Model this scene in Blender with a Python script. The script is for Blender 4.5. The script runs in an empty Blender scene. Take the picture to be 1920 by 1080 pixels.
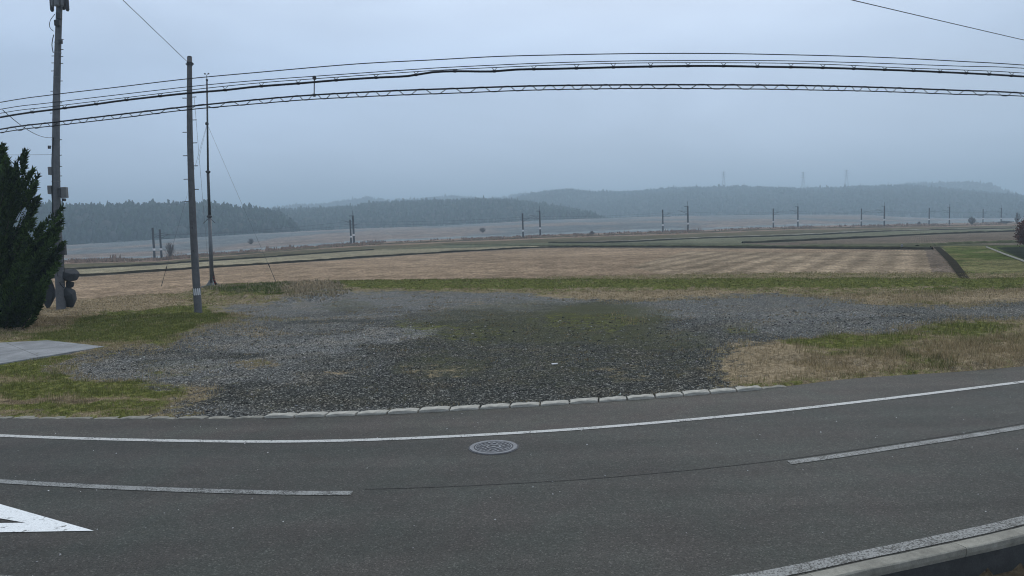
import bpy, math, random
import numpy as np
from mathutils import Vector, Matrix
random.seed(7); rng = np.random.default_rng(7)
S = bpy.context.scene; COL = S.collection
R_ = math.radians
# ---------------------------------------------------------------- camera
F, W, H, CAMZ = 1410.0, 1920.0, 1080.0, 3.7
PITCH, ROLL = math.atan(113.8/F), math.atan(0.03)
cd = bpy.data.cameras.new('camera'); cam = bpy.data.objects.new('camera', cd); COL.objects.link(cam)
CM = Matrix.Rotation(math.pi/2-PITCH, 3, 'X') @ Matrix.Rotation(-ROLL, 3, 'Z')
cam.location = (0, 0, CAMZ); cam.rotation_euler = CM.to_euler()
cd.sensor_width = 36; cd.lens = 36*F/W; cd.clip_start = 0.1; cd.clip_end = 20000
S.camera = cam
# ---------------------------------------------------------------- world, sun, exposure
SUN_EL, SUN_AZ = R_(42), R_(20)
wd = bpy.data.worlds.new('World'); S.world = wd; wd.use_nodes = True
def build_world():
    nt = wd.node_tree; N = nt.nodes; L = nt.links; N.clear()
    out = N.new('ShaderNodeOutputWorld'); bg = N.new('ShaderNodeBackground')
    sky = N.new('ShaderNodeTexSky'); sky.sky_type = 'NISHITA'; sky.sun_disc = False
    sky.sun_elevation = SUN_EL; sky.sun_rotation = SUN_AZ; sky.dust_density = 4
    tc = N.new('ShaderNodeTexCoord'); sep = N.new('ShaderNodeSeparateXYZ'); L.new(tc.outputs['Generated'], sep.inputs[0])
    # cloud deck: height gradient plus soft cloud noise
    cr = N.new('ShaderNodeValToRGB'); L.new(sep.outputs['Z'], cr.inputs[0])
    e = cr.color_ramp.elements
    e[0].position = 0.0; e[0].color = (6.6, 7.6, 10.2, 1)
    e[1].position = 1.0; e[1].color = (9.2, 9.9, 10.8, 1)
    for p, c in ((0.08, (6.2, 7.5, 9.9, 1)), (0.20, (6.0, 7.5, 10.0, 1)), (0.32, (7.8, 9.1, 11.3, 1)), (0.6, (8.4, 9.5, 11.0, 1))):
        k = e.new(p); k.color = c
    mp = N.new('ShaderNodeMapping'); mp.inputs['Scale'].default_value = (1, 1, 3.2); L.new(tc.outputs['Generated'], mp.inputs[0])
    nz = N.new('ShaderNodeTexNoise'); nz.inputs['Scale'].default_value = 2.3; nz.inputs['Detail'].default_value = 5; nz.inputs['Roughness'].default_value = .5
    nz.inputs['Distortion'].default_value = .4
    L.new(mp.outputs[0], nz.inputs[0])
    mr = N.new('ShaderNodeMapRange'); mr.inputs[1].default_value = .3; mr.inputs[2].default_value = .7; mr.inputs[3].default_value = .84; mr.inputs[4].default_value = 1.13
    L.new(nz.outputs[0], mr.inputs[0])
    vm = N.new('ShaderNodeVectorMath'); vm.operation = 'SCALE'; L.new(cr.outputs[0], vm.inputs[0]); L.new(mr.outputs[0], vm.inputs['Scale'])
    mx = N.new('ShaderNodeMixRGB'); mx.inputs[0].default_value = .9; L.new(sky.outputs[0], mx.inputs[1]); L.new(vm.outputs[0], mx.inputs[2])
    L.new(mx.outputs[0], bg.inputs[0]); bg.inputs[1].default_value = 0.1
    L.new(bg.outputs[0], out.inputs[0])
build_world()
sl = bpy.data.lights.new('sun', 'SUN'); sl.energy = 1.15; sl.angle = R_(30); sl.color = (1, .96, .9)
so = bpy.data.objects.new('sun', sl); COL.objects.link(so)
so.rotation_euler = (R_(90)-SUN_EL, 0, R_(180)-SUN_AZ)
S.view_settings.view_transform = 'Standard'; S.view_settings.look = 'None'; S.view_settings.exposure = 0; S.view_settings.gamma = 1
S.cycles.use_denoising = True; S.cycles.filter_width = 1.1; S.cycles.denoiser = 'OPENIMAGEDENOISE'; S.cycles.denoising_input_passes = 'RGB_ALBEDO_NORMAL'; S.cycles.denoising_prefilter = 'ACCURATE'
S.cycles.volume_bounces = 0; S.cycles.max_bounces = 4; S.cycles.diffuse_bounces = 2; S.cycles.transparent_max_bounces = 6
S.cycles.volume_step_rate = 5; S.cycles.volume_max_steps = 64
S.render.film_transparent = False
# ---------------------------------------------------------------- projection helpers
CMn = np.array(CM)
def ray(px, py):
    d = CMn @ np.array([(px-W/2)/F, -(py-H/2)/F, -1.0]); return d
def proj(P):
    P = np.atleast_2d(P).astype(float) - np.array([0, 0, CAMZ]); c = P @ CMn
    z = np.minimum(c[:, 2], -1e-3)
    u = W/2 + F*c[:, 0]/-z; v = H/2 - F*c[:, 1]/-z
    u = np.where(c[:, 2] > -.5, -9999, u); v = np.where(c[:, 2] > -.5, 9999, v)
    return u, v
def g(px, py, z=0.0):                       # pixel -> flat ground
    d = ray(px, py); t = (z-CAMZ)/d[2]; return np.array([d[0]*t, d[1]*t, z])
def at(px, py, Y):                          # pixel -> plane at depth Y
    d = ray(px, py); t = Y/d[1]; return np.array([d[0]*t, Y, CAMZ+d[2]*t])
def yh(x): return 455-0.03*x
def azpx(px):
    d = ray(px, yh(px)); return math.atan2(d[0], d[1])
# terrain far profile: columns (px, y_rail, R_rail, y_edge, R_edge)
TC = [(-300,499,200,468,560),(130,490,205,460,560),(290,486,211,450,560),(480,471,222,438,590),(660,458,235,429,620),(820,451,245,423.5,660),
      (1013,443,254,413,720),(1150,438,265,408,760),(1290,434,275,404.5,800),(1496,426,325,402,850),(1620,424,345,402.5,850),(1700,422,360,408,830),(1780,421,385,412,800),(1877,418,453,413,800),(2250,414,480,408,800)]
def zat(px, y, R):
    d = ray(px, y); return CAMZ + d[2]*R/math.hypot(d[0], d[1])
AZ = np.array([azpx(c[0]) for c in TC])
RR = np.array([c[2] for c in TC], float); ZR = np.array([zat(c[0], c[1], c[2]) for c in TC])
RE = np.array([c[4] for c in TC], float); ZE = np.array([zat(c[0], c[3], c[4]) for c in TC])
def terr(X, Y):
    X = np.asarray(X, float); Y = np.asarray(Y, float)
    az = np.arctan2(X, Y); R = np.hypot(X, Y)
    rr, zr, re, ze = (np.interp(az, AZ, a) for a in (RR, ZR, RE, ZE))
    z1 = np.clip((R-90)/(rr-90), 0, 1)*zr
    z2 = zr + np.clip((R-rr)/(re-rr), 0, 1)*(ze-zr)
    z = np.where(R < rr, z1, z2)
    return z
def tg(px, py):                              # pixel -> terrain
    d = ray(px, py); t = 20.0
    last = t
    while t < 6000:
        if CAMZ + d[2]*t < terr(d[0]*t, d[1]*t): break
        last = t; t *= 1.01
    a, b = last, t
    for _ in range(25):
        m = (a+b)/2
        if CAMZ + d[2]*m < terr(d[0]*m, d[1]*m): b = m
        else: a = m
    return np.array([d[0]*b, d[1]*b, CAMZ+d[2]*b])
# ---------------------------------------------------------------- noise
_P = rng.random((256, 256))
def vnoise(x, y):
    xi = np.floor(x).astype(int); yi = np.floor(y).astype(int); fx = x-xi; fy = y-yi
    fx = fx*fx*(3-2*fx); fy = fy*fy*(3-2*fy)
    a = _P[xi % 256, yi % 256]; b = _P[(xi+1) % 256, yi % 256]; c = _P[xi % 256, (yi+1) % 256]; d = _P[(xi+1) % 256, (yi+1) % 256]
    return (a*(1-fx)+b*fx)*(1-fy)+(c*(1-fx)+d*fx)*fy
def fbm(x, y, s=1.0, o=4):
    v = 0; a = .5; t = 0
    x = np.asarray(x, float)*s; y = np.asarray(y, float)*s
    for k in range(o):
        v = v + a*vnoise(x+17.3*k, y+9.1*k); t += a; a *= .5; x = x*2.03; y = y*2.03
    return v/t
# ---------------------------------------------------------------- scene helpers
ORG = {}
def tag(o, label=None, cat=None, group=None, kind=None):
    if label: o['label'] = label
    if cat: o['category'] = cat
    if group: o['group'] = group
    if kind: o['kind'] = kind
    return o
def empty(name, loc, label, cat, group=None):
    o = bpy.data.objects.new(name, None); COL.objects.link(o); o.location = loc; o.empty_display_size = .2
    ORG[o.name] = np.array(loc, float); return tag(o, label, cat, group)
class MB:
    def __init__(s): s.v = []; s.f = []; s.n = 0; s.c = []
    def add(s, V, Fc, col=None):
        V = np.asarray(V, float).reshape(-1, 3); s.v.append(V)
        n = s.n
        for f in Fc: s.f.append([i+n for i in f])
        s.n += len(V)
        if col is not None: s.c.append(np.tile(np.asarray(col, float), (len(V), 1)))
    def box(s, c, sz, rot=None, bev=0):
        h = np.array(sz)/2; V = []
        for x in (-1, 1):
            for y in (-1, 1):
                for z in (-1, 1): V.append((x*h[0], y*h[1], z*h[2]))
        V = np.array(V)
        if rot is not None: V = V @ np.array(rot).T
        s.add(V+np.array(c), [(0,1,3,2),(4,6,7,5),(0,4,5,1),(2,3,7,6),(0,2,6,4),(1,5,7,3)])
    def tube(s, pts, r, n=8, cap=True):
        pts = [np.asarray(p, float) for p in pts]; m = len(pts)
        rs = r if hasattr(r, '__len__') else [r]*m
        up0 = np.array([0, 0, 1.0]); V = []
        for i, p in enumerate(pts):
            t = pts[min(i+1, m-1)]-pts[max(i-1, 0)]; t = t/(np.linalg.norm(t)+1e-12)
            u = up0 if abs(t[2]) < .9 else np.array([1.0, 0, 0])
            a = np.cross(t, u); a /= np.linalg.norm(a); b = np.cross(t, a)
            for k in range(n):
                q = 2*math.pi*k/n; V.append(p+rs[i]*(math.cos(q)*a+math.sin(q)*b))
        Fc = []
        for i in range(m-1):
            for k in range(n):
                k2 = (k+1) % n; Fc.append((i*n+k, i*n+k2, (i+1)*n+k2, (i+1)*n+k))
        if cap: Fc.append(tuple(range(n-1, -1, -1))); Fc.append(tuple((m-1)*n+k for k in range(n)))
        s.add(V, Fc)
    def build(s, name, mat, parent=None, loc=None, smooth=False):
        V = np.concatenate(s.v); org = np.zeros(3)
        if parent is not None: org = ORG[parent.name]
        elif loc is not None: org = np.array(loc, float)
        V = V-org
        me = bpy.data.meshes.new(name); me.from_pydata(V.tolist(), [], s.f)
        if s.c:
            ca = me.color_attributes.new('tint', 'FLOAT_COLOR', 'POINT')
            ca.data.foreach_set('color', np.c_[np.concatenate(s.c), np.ones(len(V))].astype('f').ravel())
        o = bpy.data.objects.new(name, me); COL.objects.link(o); ORG[o.name] = org
        if parent is not None: o.parent = parent
        elif loc is not None: o.location = loc
        me.materials.append(mat)
        if smooth: me.polygons.foreach_set('use_smooth', [True]*len(me.polygons))
        return o
def npmesh(name, V, Fa, mat, attrs=None, smooth=True):
    """fast mesh from arrays; Fa (m,k) faces"""
    V = np.asarray(V, 'f'); Fa = np.asarray(Fa, 'i'); m, k = Fa.shape
    me = bpy.data.meshes.new(name); me.vertices.add(len(V)); me.vertices.foreach_set('co', V.ravel())
    me.loops.add(m*k); me.loops.foreach_set('vertex_index', Fa.ravel())
    me.polygons.add(m); me.polygons.foreach_set('loop_start', np.arange(0, m*k, k, dtype='i')); me.polygons.foreach_set('loop_total', np.full(m, k, 'i'))
    me.update(calc_edges=True)
    for nm, A in (attrs or {}).items():
        ca = me.color_attributes.new(nm, 'FLOAT_COLOR', 'POINT'); ca.data.foreach_set('color', np.c_[A, np.ones(len(V))].astype('f').ravel())
    if smooth: me.polygons.foreach_set('use_smooth', [True]*m)
    me.materials.append(mat)
    o = bpy.data.objects.new(name, me); COL.objects.link(o); ORG[o.name] = np.zeros(3); return o
def dup(root, loc, label=None, group=None, rotz=None, scale=None):
    r = root.copy(); COL.objects.link(r); r.location = loc
    if label: r['label'] = label
    if group: r['group'] = group
    if rotz is not None: r.rotation_euler = (0, 0, rotz)
    if scale: r.scale = (scale,)*3 if not hasattr(scale, '__len__') else scale
    for ch in list(root.children):
        c = ch.copy(); COL.objects.link(c); c.parent = r
        for q in list(ch.children):
            d = q.copy(); COL.objects.link(d); d.parent = c
    return r
# ---------------------------------------------------------------- materials
class M:
    def __init__(s, name, rough=.9, spec=.2):
        s.m = bpy.data.materials.new(name); s.m.use_nodes = True; s.N = s.m.node_tree.nodes; s.L = s.m.node_tree.links
        s.b = s.N['Principled BSDF']; s.b.inputs['Roughness'].default_value = rough; s.b.inputs['Specular IOR Level'].default_value = spec
        s.tc = s.N.new('ShaderNodeTexCoord')
        s.geo = s.N.new('ShaderNodeNewGeometry')
    def pos(s): return s.geo.outputs['Position']
    def mapping(s, src, scale=(1,1,1), rot=0):
        n = s.N.new('ShaderNodeMapping'); n.inputs['Scale'].default_value = scale; n.inputs['Rotation'].default_value = (0, 0, rot); s.L.new(src, n.inputs[0]); return n.outputs[0]
    def noise(s, src, scale, detail=4, rough=.55, dist=0):
        n = s.N.new('ShaderNodeTexNoise'); n.inputs['Scale'].default_value = scale; n.inputs['Detail'].default_value = detail
        n.inputs['Roughness'].default_value = rough; n.inputs['Distortion'].default_value = dist; s.L.new(src, n.inputs[0]); return n.outputs[0]
    def vor(s, src, scale, out='Color', feat='F1'):
        n = s.N.new('ShaderNodeTexVoronoi'); n.inputs['Scale'].default_value = scale; n.feature = feat; s.L.new(src, n.inputs[0]); return n.outputs[out]
    def rng(s, v, a, b, c=0, d=1, smooth=False):
        n = s.N.new('ShaderNodeMapRange'); n.inputs[1].default_value = a; n.inputs[2].default_value = b; n.inputs[3].default_value = c; n.inputs[4].default_value = d
        if smooth: n.interpolation_type = 'SMOOTHSTEP'
        s.L.new(v, n.inputs[0]); return n.outputs[0]
    def ramp(s, v, stops):
        n = s.N.new('ShaderNodeValToRGB'); e = n.color_ramp.elements
        while len(e) < len(stops): e.new(.5)
        for k, (p, c) in enumerate(stops): e[k].position = p; e[k].color = (*c, 1) if hasattr(c, '__len__') else (c, c, c, 1)
        s.L.new(v, n.inputs[0]); return n.outputs[0]
    def mix(s, f, a, b, mode='MIX'):
        n = s.N.new('ShaderNodeMixRGB'); n.blend_type = mode
        for i, x in ((0, f), (1, a), (2, b)):
            if isinstance(x, bpy.types.NodeSocket): s.L.new(x, n.inputs[i])
            elif i == 0: n.inputs[0].default_value = x
            else: n.inputs[i].default_value = (*x, 1) if hasattr(x, '__len__') else (x, x, x, 1)
        return n.outputs[0]
    def math(s, op, a, b=0):
        n = s.N.new('ShaderNodeMath'); n.operation = op
        for i, x in ((0, a), (1, b)):
            if isinstance(x, bpy.types.NodeSocket): s.L.new(x, n.inputs[i])
            else: n.inputs[i].default_value = x
        return n.outputs[0]
    def attr(s, name):
        n = s.N.new('ShaderNodeAttribute'); n.attribute_name = name; return n.outputs['Color']
    def sep(s, c):
        n = s.N.new('ShaderNodeSeparateColor'); s.L.new(c, n.inputs[0]); return n.outputs
    def col(s, c):
        if isinstance(c, bpy.types.NodeSocket): s.L.new(c, s.b.inputs['Base Color'])
        else: s.b.inputs['Base Color'].default_value = (*c, 1)
        return s
    def bump(s, h, strength=.3, dist=.02):
        n = s.N.new('ShaderNodeBump'); n.inputs['Strength'].default_value = strength; n.inputs['Distance'].default_value = dist
        s.L.new(h, n.inputs['Height']); s.L.new(n.outputs[0], s.b.inputs['Normal']); return s
def plain(name, c, var=.25, scale=6, rough=.85, metal=0, bump=0, spec=.3):
    if rough > .9: spec = 0
    m = M(name, rough, spec); m.b.inputs['Metallic'].default_value = metal
    n = m.noise(m.tc.outputs['Object'], scale, 5, .6)
    k = m.rng(n, .3, .7, 1-var, 1+var)
    vm = m.N.new('ShaderNodeVectorMath'); vm.operation = 'SCALE'; vm.inputs[0].default_value = c; m.L.new(k, vm.inputs['Scale']); m.col(vm.outputs[0])
    if bump: m.bump(n, bump, .02)
    return m.m
def mat_asphalt(name, base, warm=0):
    m = M(name, .8, .25); p = m.pos()
    big = m.noise(p, .35, 4, .55); mid = m.noise(p, 3.0, 4, .6)
    fine = m.noise(p, 70, 2, .7); ag = m.vor(p, 55, 'Color'); agv = m.sep(ag)[0]
    c = m.ramp(agv, [(0, [x*.62 for x in base]), (.55, base), (.9, [x*1.2 for x in base]), (1, [x*2.1 for x in base])])
    c = m.mix(1, c, m.rng(fine, .3, .7, .65, 1.35), 'MULTIPLY')
    tr = m.noise(m.mapping(p, (.10, 1.1, 1)), 1.2, 3, .5); c = m.mix(1, c, m.rng(tr, .3, .7, .82, 1.18), 'MULTIPLY'); st = m.noise(p, 1.1, 3, .7); hu = m.noise(p, .9, 3, .6); c = m.mix(m.rng(hu, .35, .65), m.mix(1, c, (1.05,.98,.97), 'MULTIPLY'), m.mix(1, c, (.96,1.03,.99), 'MULTIPLY')); c = m.mix(m.rng(st, .6, .72, 0, .35), c, m.mix(1, c, (.80,.74,.66), 'MULTIPLY'))
    c = m.mix(1, c, m.rng(big, .3, .7, .88, 1.12), 'MULTIPLY'); c = m.mix(1, c, m.rng(mid, .3, .7, .93, 1.07), 'MULTIPLY')
    q = m.N.new('ShaderNodeVectorMath'); q.operation = 'ADD'; nz = m.N.new('ShaderNodeTexNoise'); nz.inputs['Scale'].default_value = 1.7; nz.inputs['Detail'].default_value = 5; m.L.new(p, nz.inputs[0]); m.L.new(p, q.inputs[0]); m.L.new(nz.outputs['Color'], q.inputs[1])
    ck = m.vor(q.outputs[0], .33, 'Distance', 'DISTANCE_TO_EDGE'); lim = m.rng(m.noise(p, .5, 3, .6), .50, .62, 0, .45)
    c = m.mix(m.math('MULTIPLY', m.rng(ck, .0, .006, 1, 0), lim), c, (.018,.017,.016))
    m.col(c).bump(fine, .5, .006); return m.m
def mat_paint(name, white, under, wear, blotch=30):
    m = M(name, .7, .3); p = m.pos()
    n = m.noise(p, blotch, 4, .7); n2 = m.noise(p, 2.5, 3, .5)
    k = m.math('ADD', n, m.math('MULTIPLY', m.math('SUBTRACT', n2, .5), .35))
    f = m.rng(k, wear-.06, wear+.06, 1, 0)
    ag = m.sep(m.vor(p, 55))[0]
    u = m.mix(1, under, m.rng(ag, 0, 1, .6, 1.5), 'MULTIPLY')
    w = m.mix(1, white, m.rng(m.noise(p, 60, 3), .3, .7, .8, 1.1), 'MULTIPLY')
    m.col(m.mix(f, w, u)); return m.m   # f=1 where bare
ASPH = (.0505, .0500, .0445); SHOU = (.062, .0575, .050)
def mat_ground():
    m = M('lot_ground', .95, 0); p = m.pos()
    A = m.sep(m.attr('cls')); B = m.sep(m.attr('cls2'))
    n1 = m.noise(p, 2.2, 5, .65); n2 = m.noise(p, 9, 4, .7); n3 = m.noise(p, .7, 4, .5)
    # gravel: crushed stones of two sizes
    v1 = m.sep(m.vor(p, 30))[0]; v2 = m.sep(m.vor(p, 52))[1]; vd = m.vor(p, 30, 'Distance')
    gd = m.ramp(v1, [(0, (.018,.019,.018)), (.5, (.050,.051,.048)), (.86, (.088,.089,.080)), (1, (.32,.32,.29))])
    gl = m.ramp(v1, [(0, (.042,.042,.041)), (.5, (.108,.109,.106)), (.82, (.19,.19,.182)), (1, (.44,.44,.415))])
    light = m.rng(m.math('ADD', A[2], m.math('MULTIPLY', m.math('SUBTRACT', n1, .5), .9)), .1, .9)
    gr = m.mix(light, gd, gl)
    nn0 = m.math('MULTIPLY', m.math('SUBTRACT', n1, .5), 2.2)
    gr = m.mix(1, gr, m.rng(v2, 0, 1, .6, 1.4), 'MULTIPLY')
    gr = m.mix(m.rng(n3, .45, .75, 0, .55), gr, m.mix(1, gr, (.95,.80,.62), 'MULTIPLY'))
    gr = m.mix(1, gr, m.rng(vd, .0, .9, 1.45, .7), 'MULTIPLY')
    gr = m.mix(m.math('MULTIPLY', m.rng(m.math('ADD', B[1], nn0), .1, 1.1), .8), gr, m.mix(n2, (.055,.06,.03), (.085,.085,.05)))       # moss film
    # soil/dry thatch
    dr = m.ramp(n2, [(0.25, (.075,.055,.035)), (.5, (.23,.18,.115)), (.75, (.42,.34,.225))])
    dr = m.mix(1, dr, m.rng(m.noise(p, 40, 2), .3, .7, .65, 1.35), 'MULTIPLY')
    so = m.ramp(n2, [(0.3, (.035,.026,.018)), (.7, (.12,.095,.062))])
    gn = m.ramp(n2, [(0.25, (.030,.036,.010)), (.5, (.095,.105,.030)), (.75, (.23,.21,.085))])
    gn = m.mix(1, gn, m.rng(m.noise(p, 45, 2), .3, .7, .6, 1.4), 'MULTIPLY'); gn = m.mix(1, gn, m.rng(m.noise(p, 5, 4, .75), .35, .65, .55, 1.35), 'MULTIPLY')
    nn = m.math('ADD', m.math('MULTIPLY', m.math('SUBTRACT', n1, .5), 1.7), m.math('ADD', m.math('MULTIPLY', m.math('SUBTRACT', n2, .5), .8), m.math('MULTIPLY', m.math('SUBTRACT', m.noise(p, 28, 2, .6), .5), .8)))
    def k(a, lo=.33, hi=.62): return m.rng(m.math('ADD', a, nn), lo, hi)
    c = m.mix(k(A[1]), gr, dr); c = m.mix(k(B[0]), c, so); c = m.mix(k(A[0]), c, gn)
    c = m.mix(1, c, m.rng(n3, .3, .7, .88, 1.12), 'MULTIPLY')
    m.col(c).bump(m.mix(.5, vd, n2), .8, .03); return m.m
def mat_terrain():
    m = M('field_ground', .95, 0); p = m.pos()
    c = m.attr('tint'); K = m.sep(m.attr('cls'))
    n = m.noise(p, 1.6, 5, .7); nb = m.noise(p, .06, 5, .6)
    c = m.mix(1, c, m.rng(n, .3, .7, .45, 1.55), 'MULTIPLY'); c = m.mix(1, c, m.rng(m.noise(p, 5, 2, .6), .35, .65, .6, 1.4), 'MULTIPLY'); c = m.mix(1, c, m.rng(nb, .3, .7, .85, 1.15), 'MULTIPLY')
    # stubble rows: rotated world stripes
    def rows(rot, sp, lo, hi, mask, c):
        q = m.mapping(p, (1, 1, 1), rot); w = m.N.new('ShaderNodeTexWave'); w.inputs['Scale'].default_value = 1/sp*.31; w.inputs['Distortion'].default_value = 1.2
        w.inputs['Detail'].default_value = 2; w.inputs['Detail Scale'].default_value = .6; m.L.new(q, w.inputs[0])
        return m.mix(mask, c, m.mix(1, c, m.rng(w.outputs['Fac'], 0, 1, lo, hi), 'MULTIPLY'))
    d = g(1745, 523)-g(1738, 470); rot = -math.atan2(-d[0], -d[1])
    c = rows(-rot*1.0, .32, .66, 1.26, K[0], c)
    c = rows(-rot*1.0, 2.3, .74, 1.14, K[1], c)
    # straw flecks
    v = m.sep(m.vor(m.mapping(p, (1, 1, 1)), 5.0))[0]
    c = m.mix(m.rng(v, .8, 1, 0, .35), c, m.mix(1, c, 1.9, 'MULTIPLY'))
    m.col(c).bump(n, .6, .05); return m.m
def mat_tint(name, rough=.85, var=.3, scale=3, spec=.0, trans=0):
    m = M(name, rough, spec); c = m.attr('tint'); n = m.noise(m.pos(), scale, 3, .6)
    m.col(m.mix(1, c, m.rng(n, .3, .7, 1-var, 1+var), 'MULTIPLY')); return m.m
def mat_concrete(name, c, scale=8, streak=False, spec=.2):
    m = M(name, .9, spec); p = m.tc.outputs['Object']
    n = m.noise(p, scale, 6, .65); n2 = m.noise(m.mapping(p, (1, 1, .12)) if streak else p, scale*.35, 4, .6); f = m.noise(p, scale*12, 2)
    col = m.mix(1, c, m.rng(n, .3, .7, .78, 1.2), 'MULTIPLY'); col = m.mix(1, col, m.rng(n2, .3, .7, .72, 1.18), 'MULTIPLY')
    col = m.mix(1, col, m.rng(f, .3, .7, .85, 1.15), 'MULTIPLY')
    m.col(col).bump(f, .4, .005); return m.m
def mat_bands():
    m = M('red_black_sheath', .6); w = m.N.new('ShaderNodeTexWave'); w.bands_direction = 'Z'; w.inputs['Scale'].default_value = 1.5; m.L.new(m.tc.outputs['Object'], w.inputs[0])
    m.col(m.mix(m.rng(w.outputs['Fac'], .45, .55), (.012,.012,.014), (.26,.03,.03))); return m.m
MT = dict(
 asphalt=mat_asphalt('asphalt', ASPH), shoulder=mat_asphalt('asphalt_shoulder', SHOU),
 paint=mat_paint('worn_white_paint', (.50,.50,.48), ASPH, .40, 26), paint_old=mat_paint('faded_white_paint', (.26,.265,.255), ASPH, .47, 42),
 paint_new=mat_paint('thick_white_paint', (.78,.80,.80), ASPH, .36, 9),
 seam=plain('road_seam', (.036,.035,.032), .4, 20), ground=mat_ground(), terrain=mat_terrain(),
 kerb=mat_concrete('kerb_concrete', (.39,.375,.33), 9), kerb_dark=mat_concrete('kerb_mossy', (.25,.24,.205), 9),
 shade_tone=mat_concrete('shade_toned_concrete', (.035,.036,.036), 5),  # shade on the gutter face below the near kerb, put into the concrete colour
 slab=mat_concrete('slab_concrete', (.24,.245,.25), 2.5), pole=mat_concrete('pole_concrete', (.115,.115,.12), 3, True),
 pole_old=mat_concrete('pole_weathered', (.125,.129,.138), 3, True),
 steel=plain('galvanised_steel', (.11,.12,.13), .2, 5, .5, .4), dark=plain('dark_metal', (.035,.036,.04), .3, 5, .6),
 black=plain('black_cable', (.010,.011,.014), .1, 5, .6), cable=plain('grey_cable', (.012,.015,.02), .1, 5, .6),
 white=plain('white_plate', (.70,.70,.72), .1, 5), grey=plain('grey_enamel', (.13,.135,.14), .15, 5, .5), red=mat_bands(),
 iron=plain('cast_iron', (.16,.165,.175), .3, 12, .55, .1, .3), iron_dark=plain('cast_iron_dark', (.05,.052,.06), .3, 12, .6),
 stone=mat_concrete('dark_stone', (.042,.045,.050), 3), gravel=mat_tint('gravel_stones', .85, .3, 40), blade=mat_tint('grass_blades', .7, .15, 8),
 foliage=mat_tint('foliage', .75, .25, 6), forest=mat_tint('forest', .9, .25, .05), bark=plain('bark', (.07,.055,.045), .4, 6, .95, 0, .5),
 railbank=plain('railway_bank', (.10,.085,.055), .5, .5, .95, 0, .6),
 hill=plain('hill_soil', (.045,.05,.03), .4, .02, .95), twig=plain('bare_twigs', (.10,.075,.065), .3, 3), rust=plain('rusty_shrub', (.13,.06,.045), .35, 2),
 ditch=plain('ditch_earth', (.032,.028,.020), .4, 1.5, .95, 0, .5), bank=plain('grass_bank', (.09,.092,.05), .5, .8, .95, 0, .6), canal=plain('canal_wall', (.028,.032,.022), .2, .5, .95),
 lattice=plain('pylon_steel', (.10,.11,.12), .1, 1, .6))
# ---------------------------------------------------------------- road geometry (world curves)
def wl(pts, ext=60):
    P = [g(*p) for p in pts]
    a = P[0]-P[1]; a /= np.linalg.norm(a); b = P[-1]-P[-2]; b /= np.linalg.norm(b)
    return np.array([P[0]+a*ext, P[0]+a*ext*.3, P[0]+a*5]+P+[P[-1]+b*5, P[-1]+b*ext*.3, P[-1]+b*ext])
def spline(P, n):
    P = np.asarray(P, float); t = np.r_[0, np.cumsum(np.linalg.norm(np.diff(P, axis=0), axis=1))]
    Q = [P[0]]
    for i in range(len(P)-1):            # Catmull-Rom
        p0, p1, p2, p3 = P[max(i-1, 0)], P[i], P[i+1], P[min(i+2, len(P)-1)]
        k = max(2, int(n*(t[i+1]-t[i])/t[-1]))
        for j in range(1, k+1):
            u = j/k; Q.append(.5*((2*p1)+(-p0+p2)*u+(2*p0-5*p1+4*p2-p3)*u*u+(-p0+3*p1-3*p2+p3)*u**3))
    return np.array(Q)
far_edge = spline(wl([(-600,762),(-300,776),(0,785),(400,786),(660,780),(885,769),(1105,756),(1310,741),(1465,727),(1600,711),(1800,698),(1920,688),(2300,655),(2700,624)]), 400)
far_line = spline(wl([(-600,783),(-300,800),(0,817),(350,827),(660,826),(1050,807),(1400,777),(1660,748),(1920,716),(2300,668),(2700,625)]), 400)
mid_line = spline(wl([(-600,850),(-300,880),(0,903),(330,919),(660,925),(1000,912),(1250,893),(1480,868),(1700,836),(1920,801),(2300,733),(2700,668)]), 400)
near_line = spline(wl([(-600,1010),(-300,1054),(0,1087),(300,1110),(700,1122),(1100,1112),(1386,1088),(1600,1045),(1760,1012),(1920,976),(2300,880),(2700,770)]), 400)
def offs(P, d):
    T = np.gradient(P[:, :2], axis=0); T /= np.linalg.norm(T, axis=1)[:, None]
    Q = P.copy(); Q[:, 0] += -T[:, 1]*d; Q[:, 1] += T[:, 0]*d; return Q      # +d = to the left of travel = away from camera
near_edge = offs(near_line, -.27)
def yat(P, x): return np.interp(x, P[:, 0], P[:, 1])
def strip(name, P, Q, z, mat, xs=None, **kw):
    xs = np.arange(-70, 70.01, .5) if xs is None else xs
    V = np.concatenate([np.c_[xs, yat(P, xs), np.full(len(xs), z)], np.c_[xs, yat(Q, xs), np.full(len(xs), z)]]); n = len(xs)
    Fa = np.c_[np.arange(n-1), np.arange(1, n), np.arange(n+1, 2*n), np.arange(n, 2*n-1)]
    return npmesh(name, V, Fa, mat)
def line_xs(px0, py0, px1, py1):
    a, b = g(px0, py0)[0], g(px1, py1)[0]; return np.linspace(a, b, max(4, int(abs(b-a)/.25)))
tag(strip('road', far_line, offs(near_line, -.30), 0, MT['asphalt']), kind='structure')
tag(strip('road_shoulder', offs(far_edge, .06), offs(far_line, -.02), .003, MT['shoulder']), kind='structure')
tag(strip('road_edge_line', offs(far_line, .07), offs(far_line, -.08), .008, MT['paint']), kind='structure')
tag(strip('road_edge_line', offs(near_line, .09), offs(near_line, -.09), .008, MT['paint_old']), kind='structure')
tag(strip('road_centre_line', offs(mid_line, .08), offs(mid_line, -.08), .008, MT['paint_old'], line_xs(-500,868,660,925)), kind='structure')
tag(strip('road_centre_line', offs(mid_line, .08), offs(mid_line, -.08), .008, MT['paint_old'], line_xs(1480,868,2300,733)), kind='structure')
so_ = offs(mid_line, .16)
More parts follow.
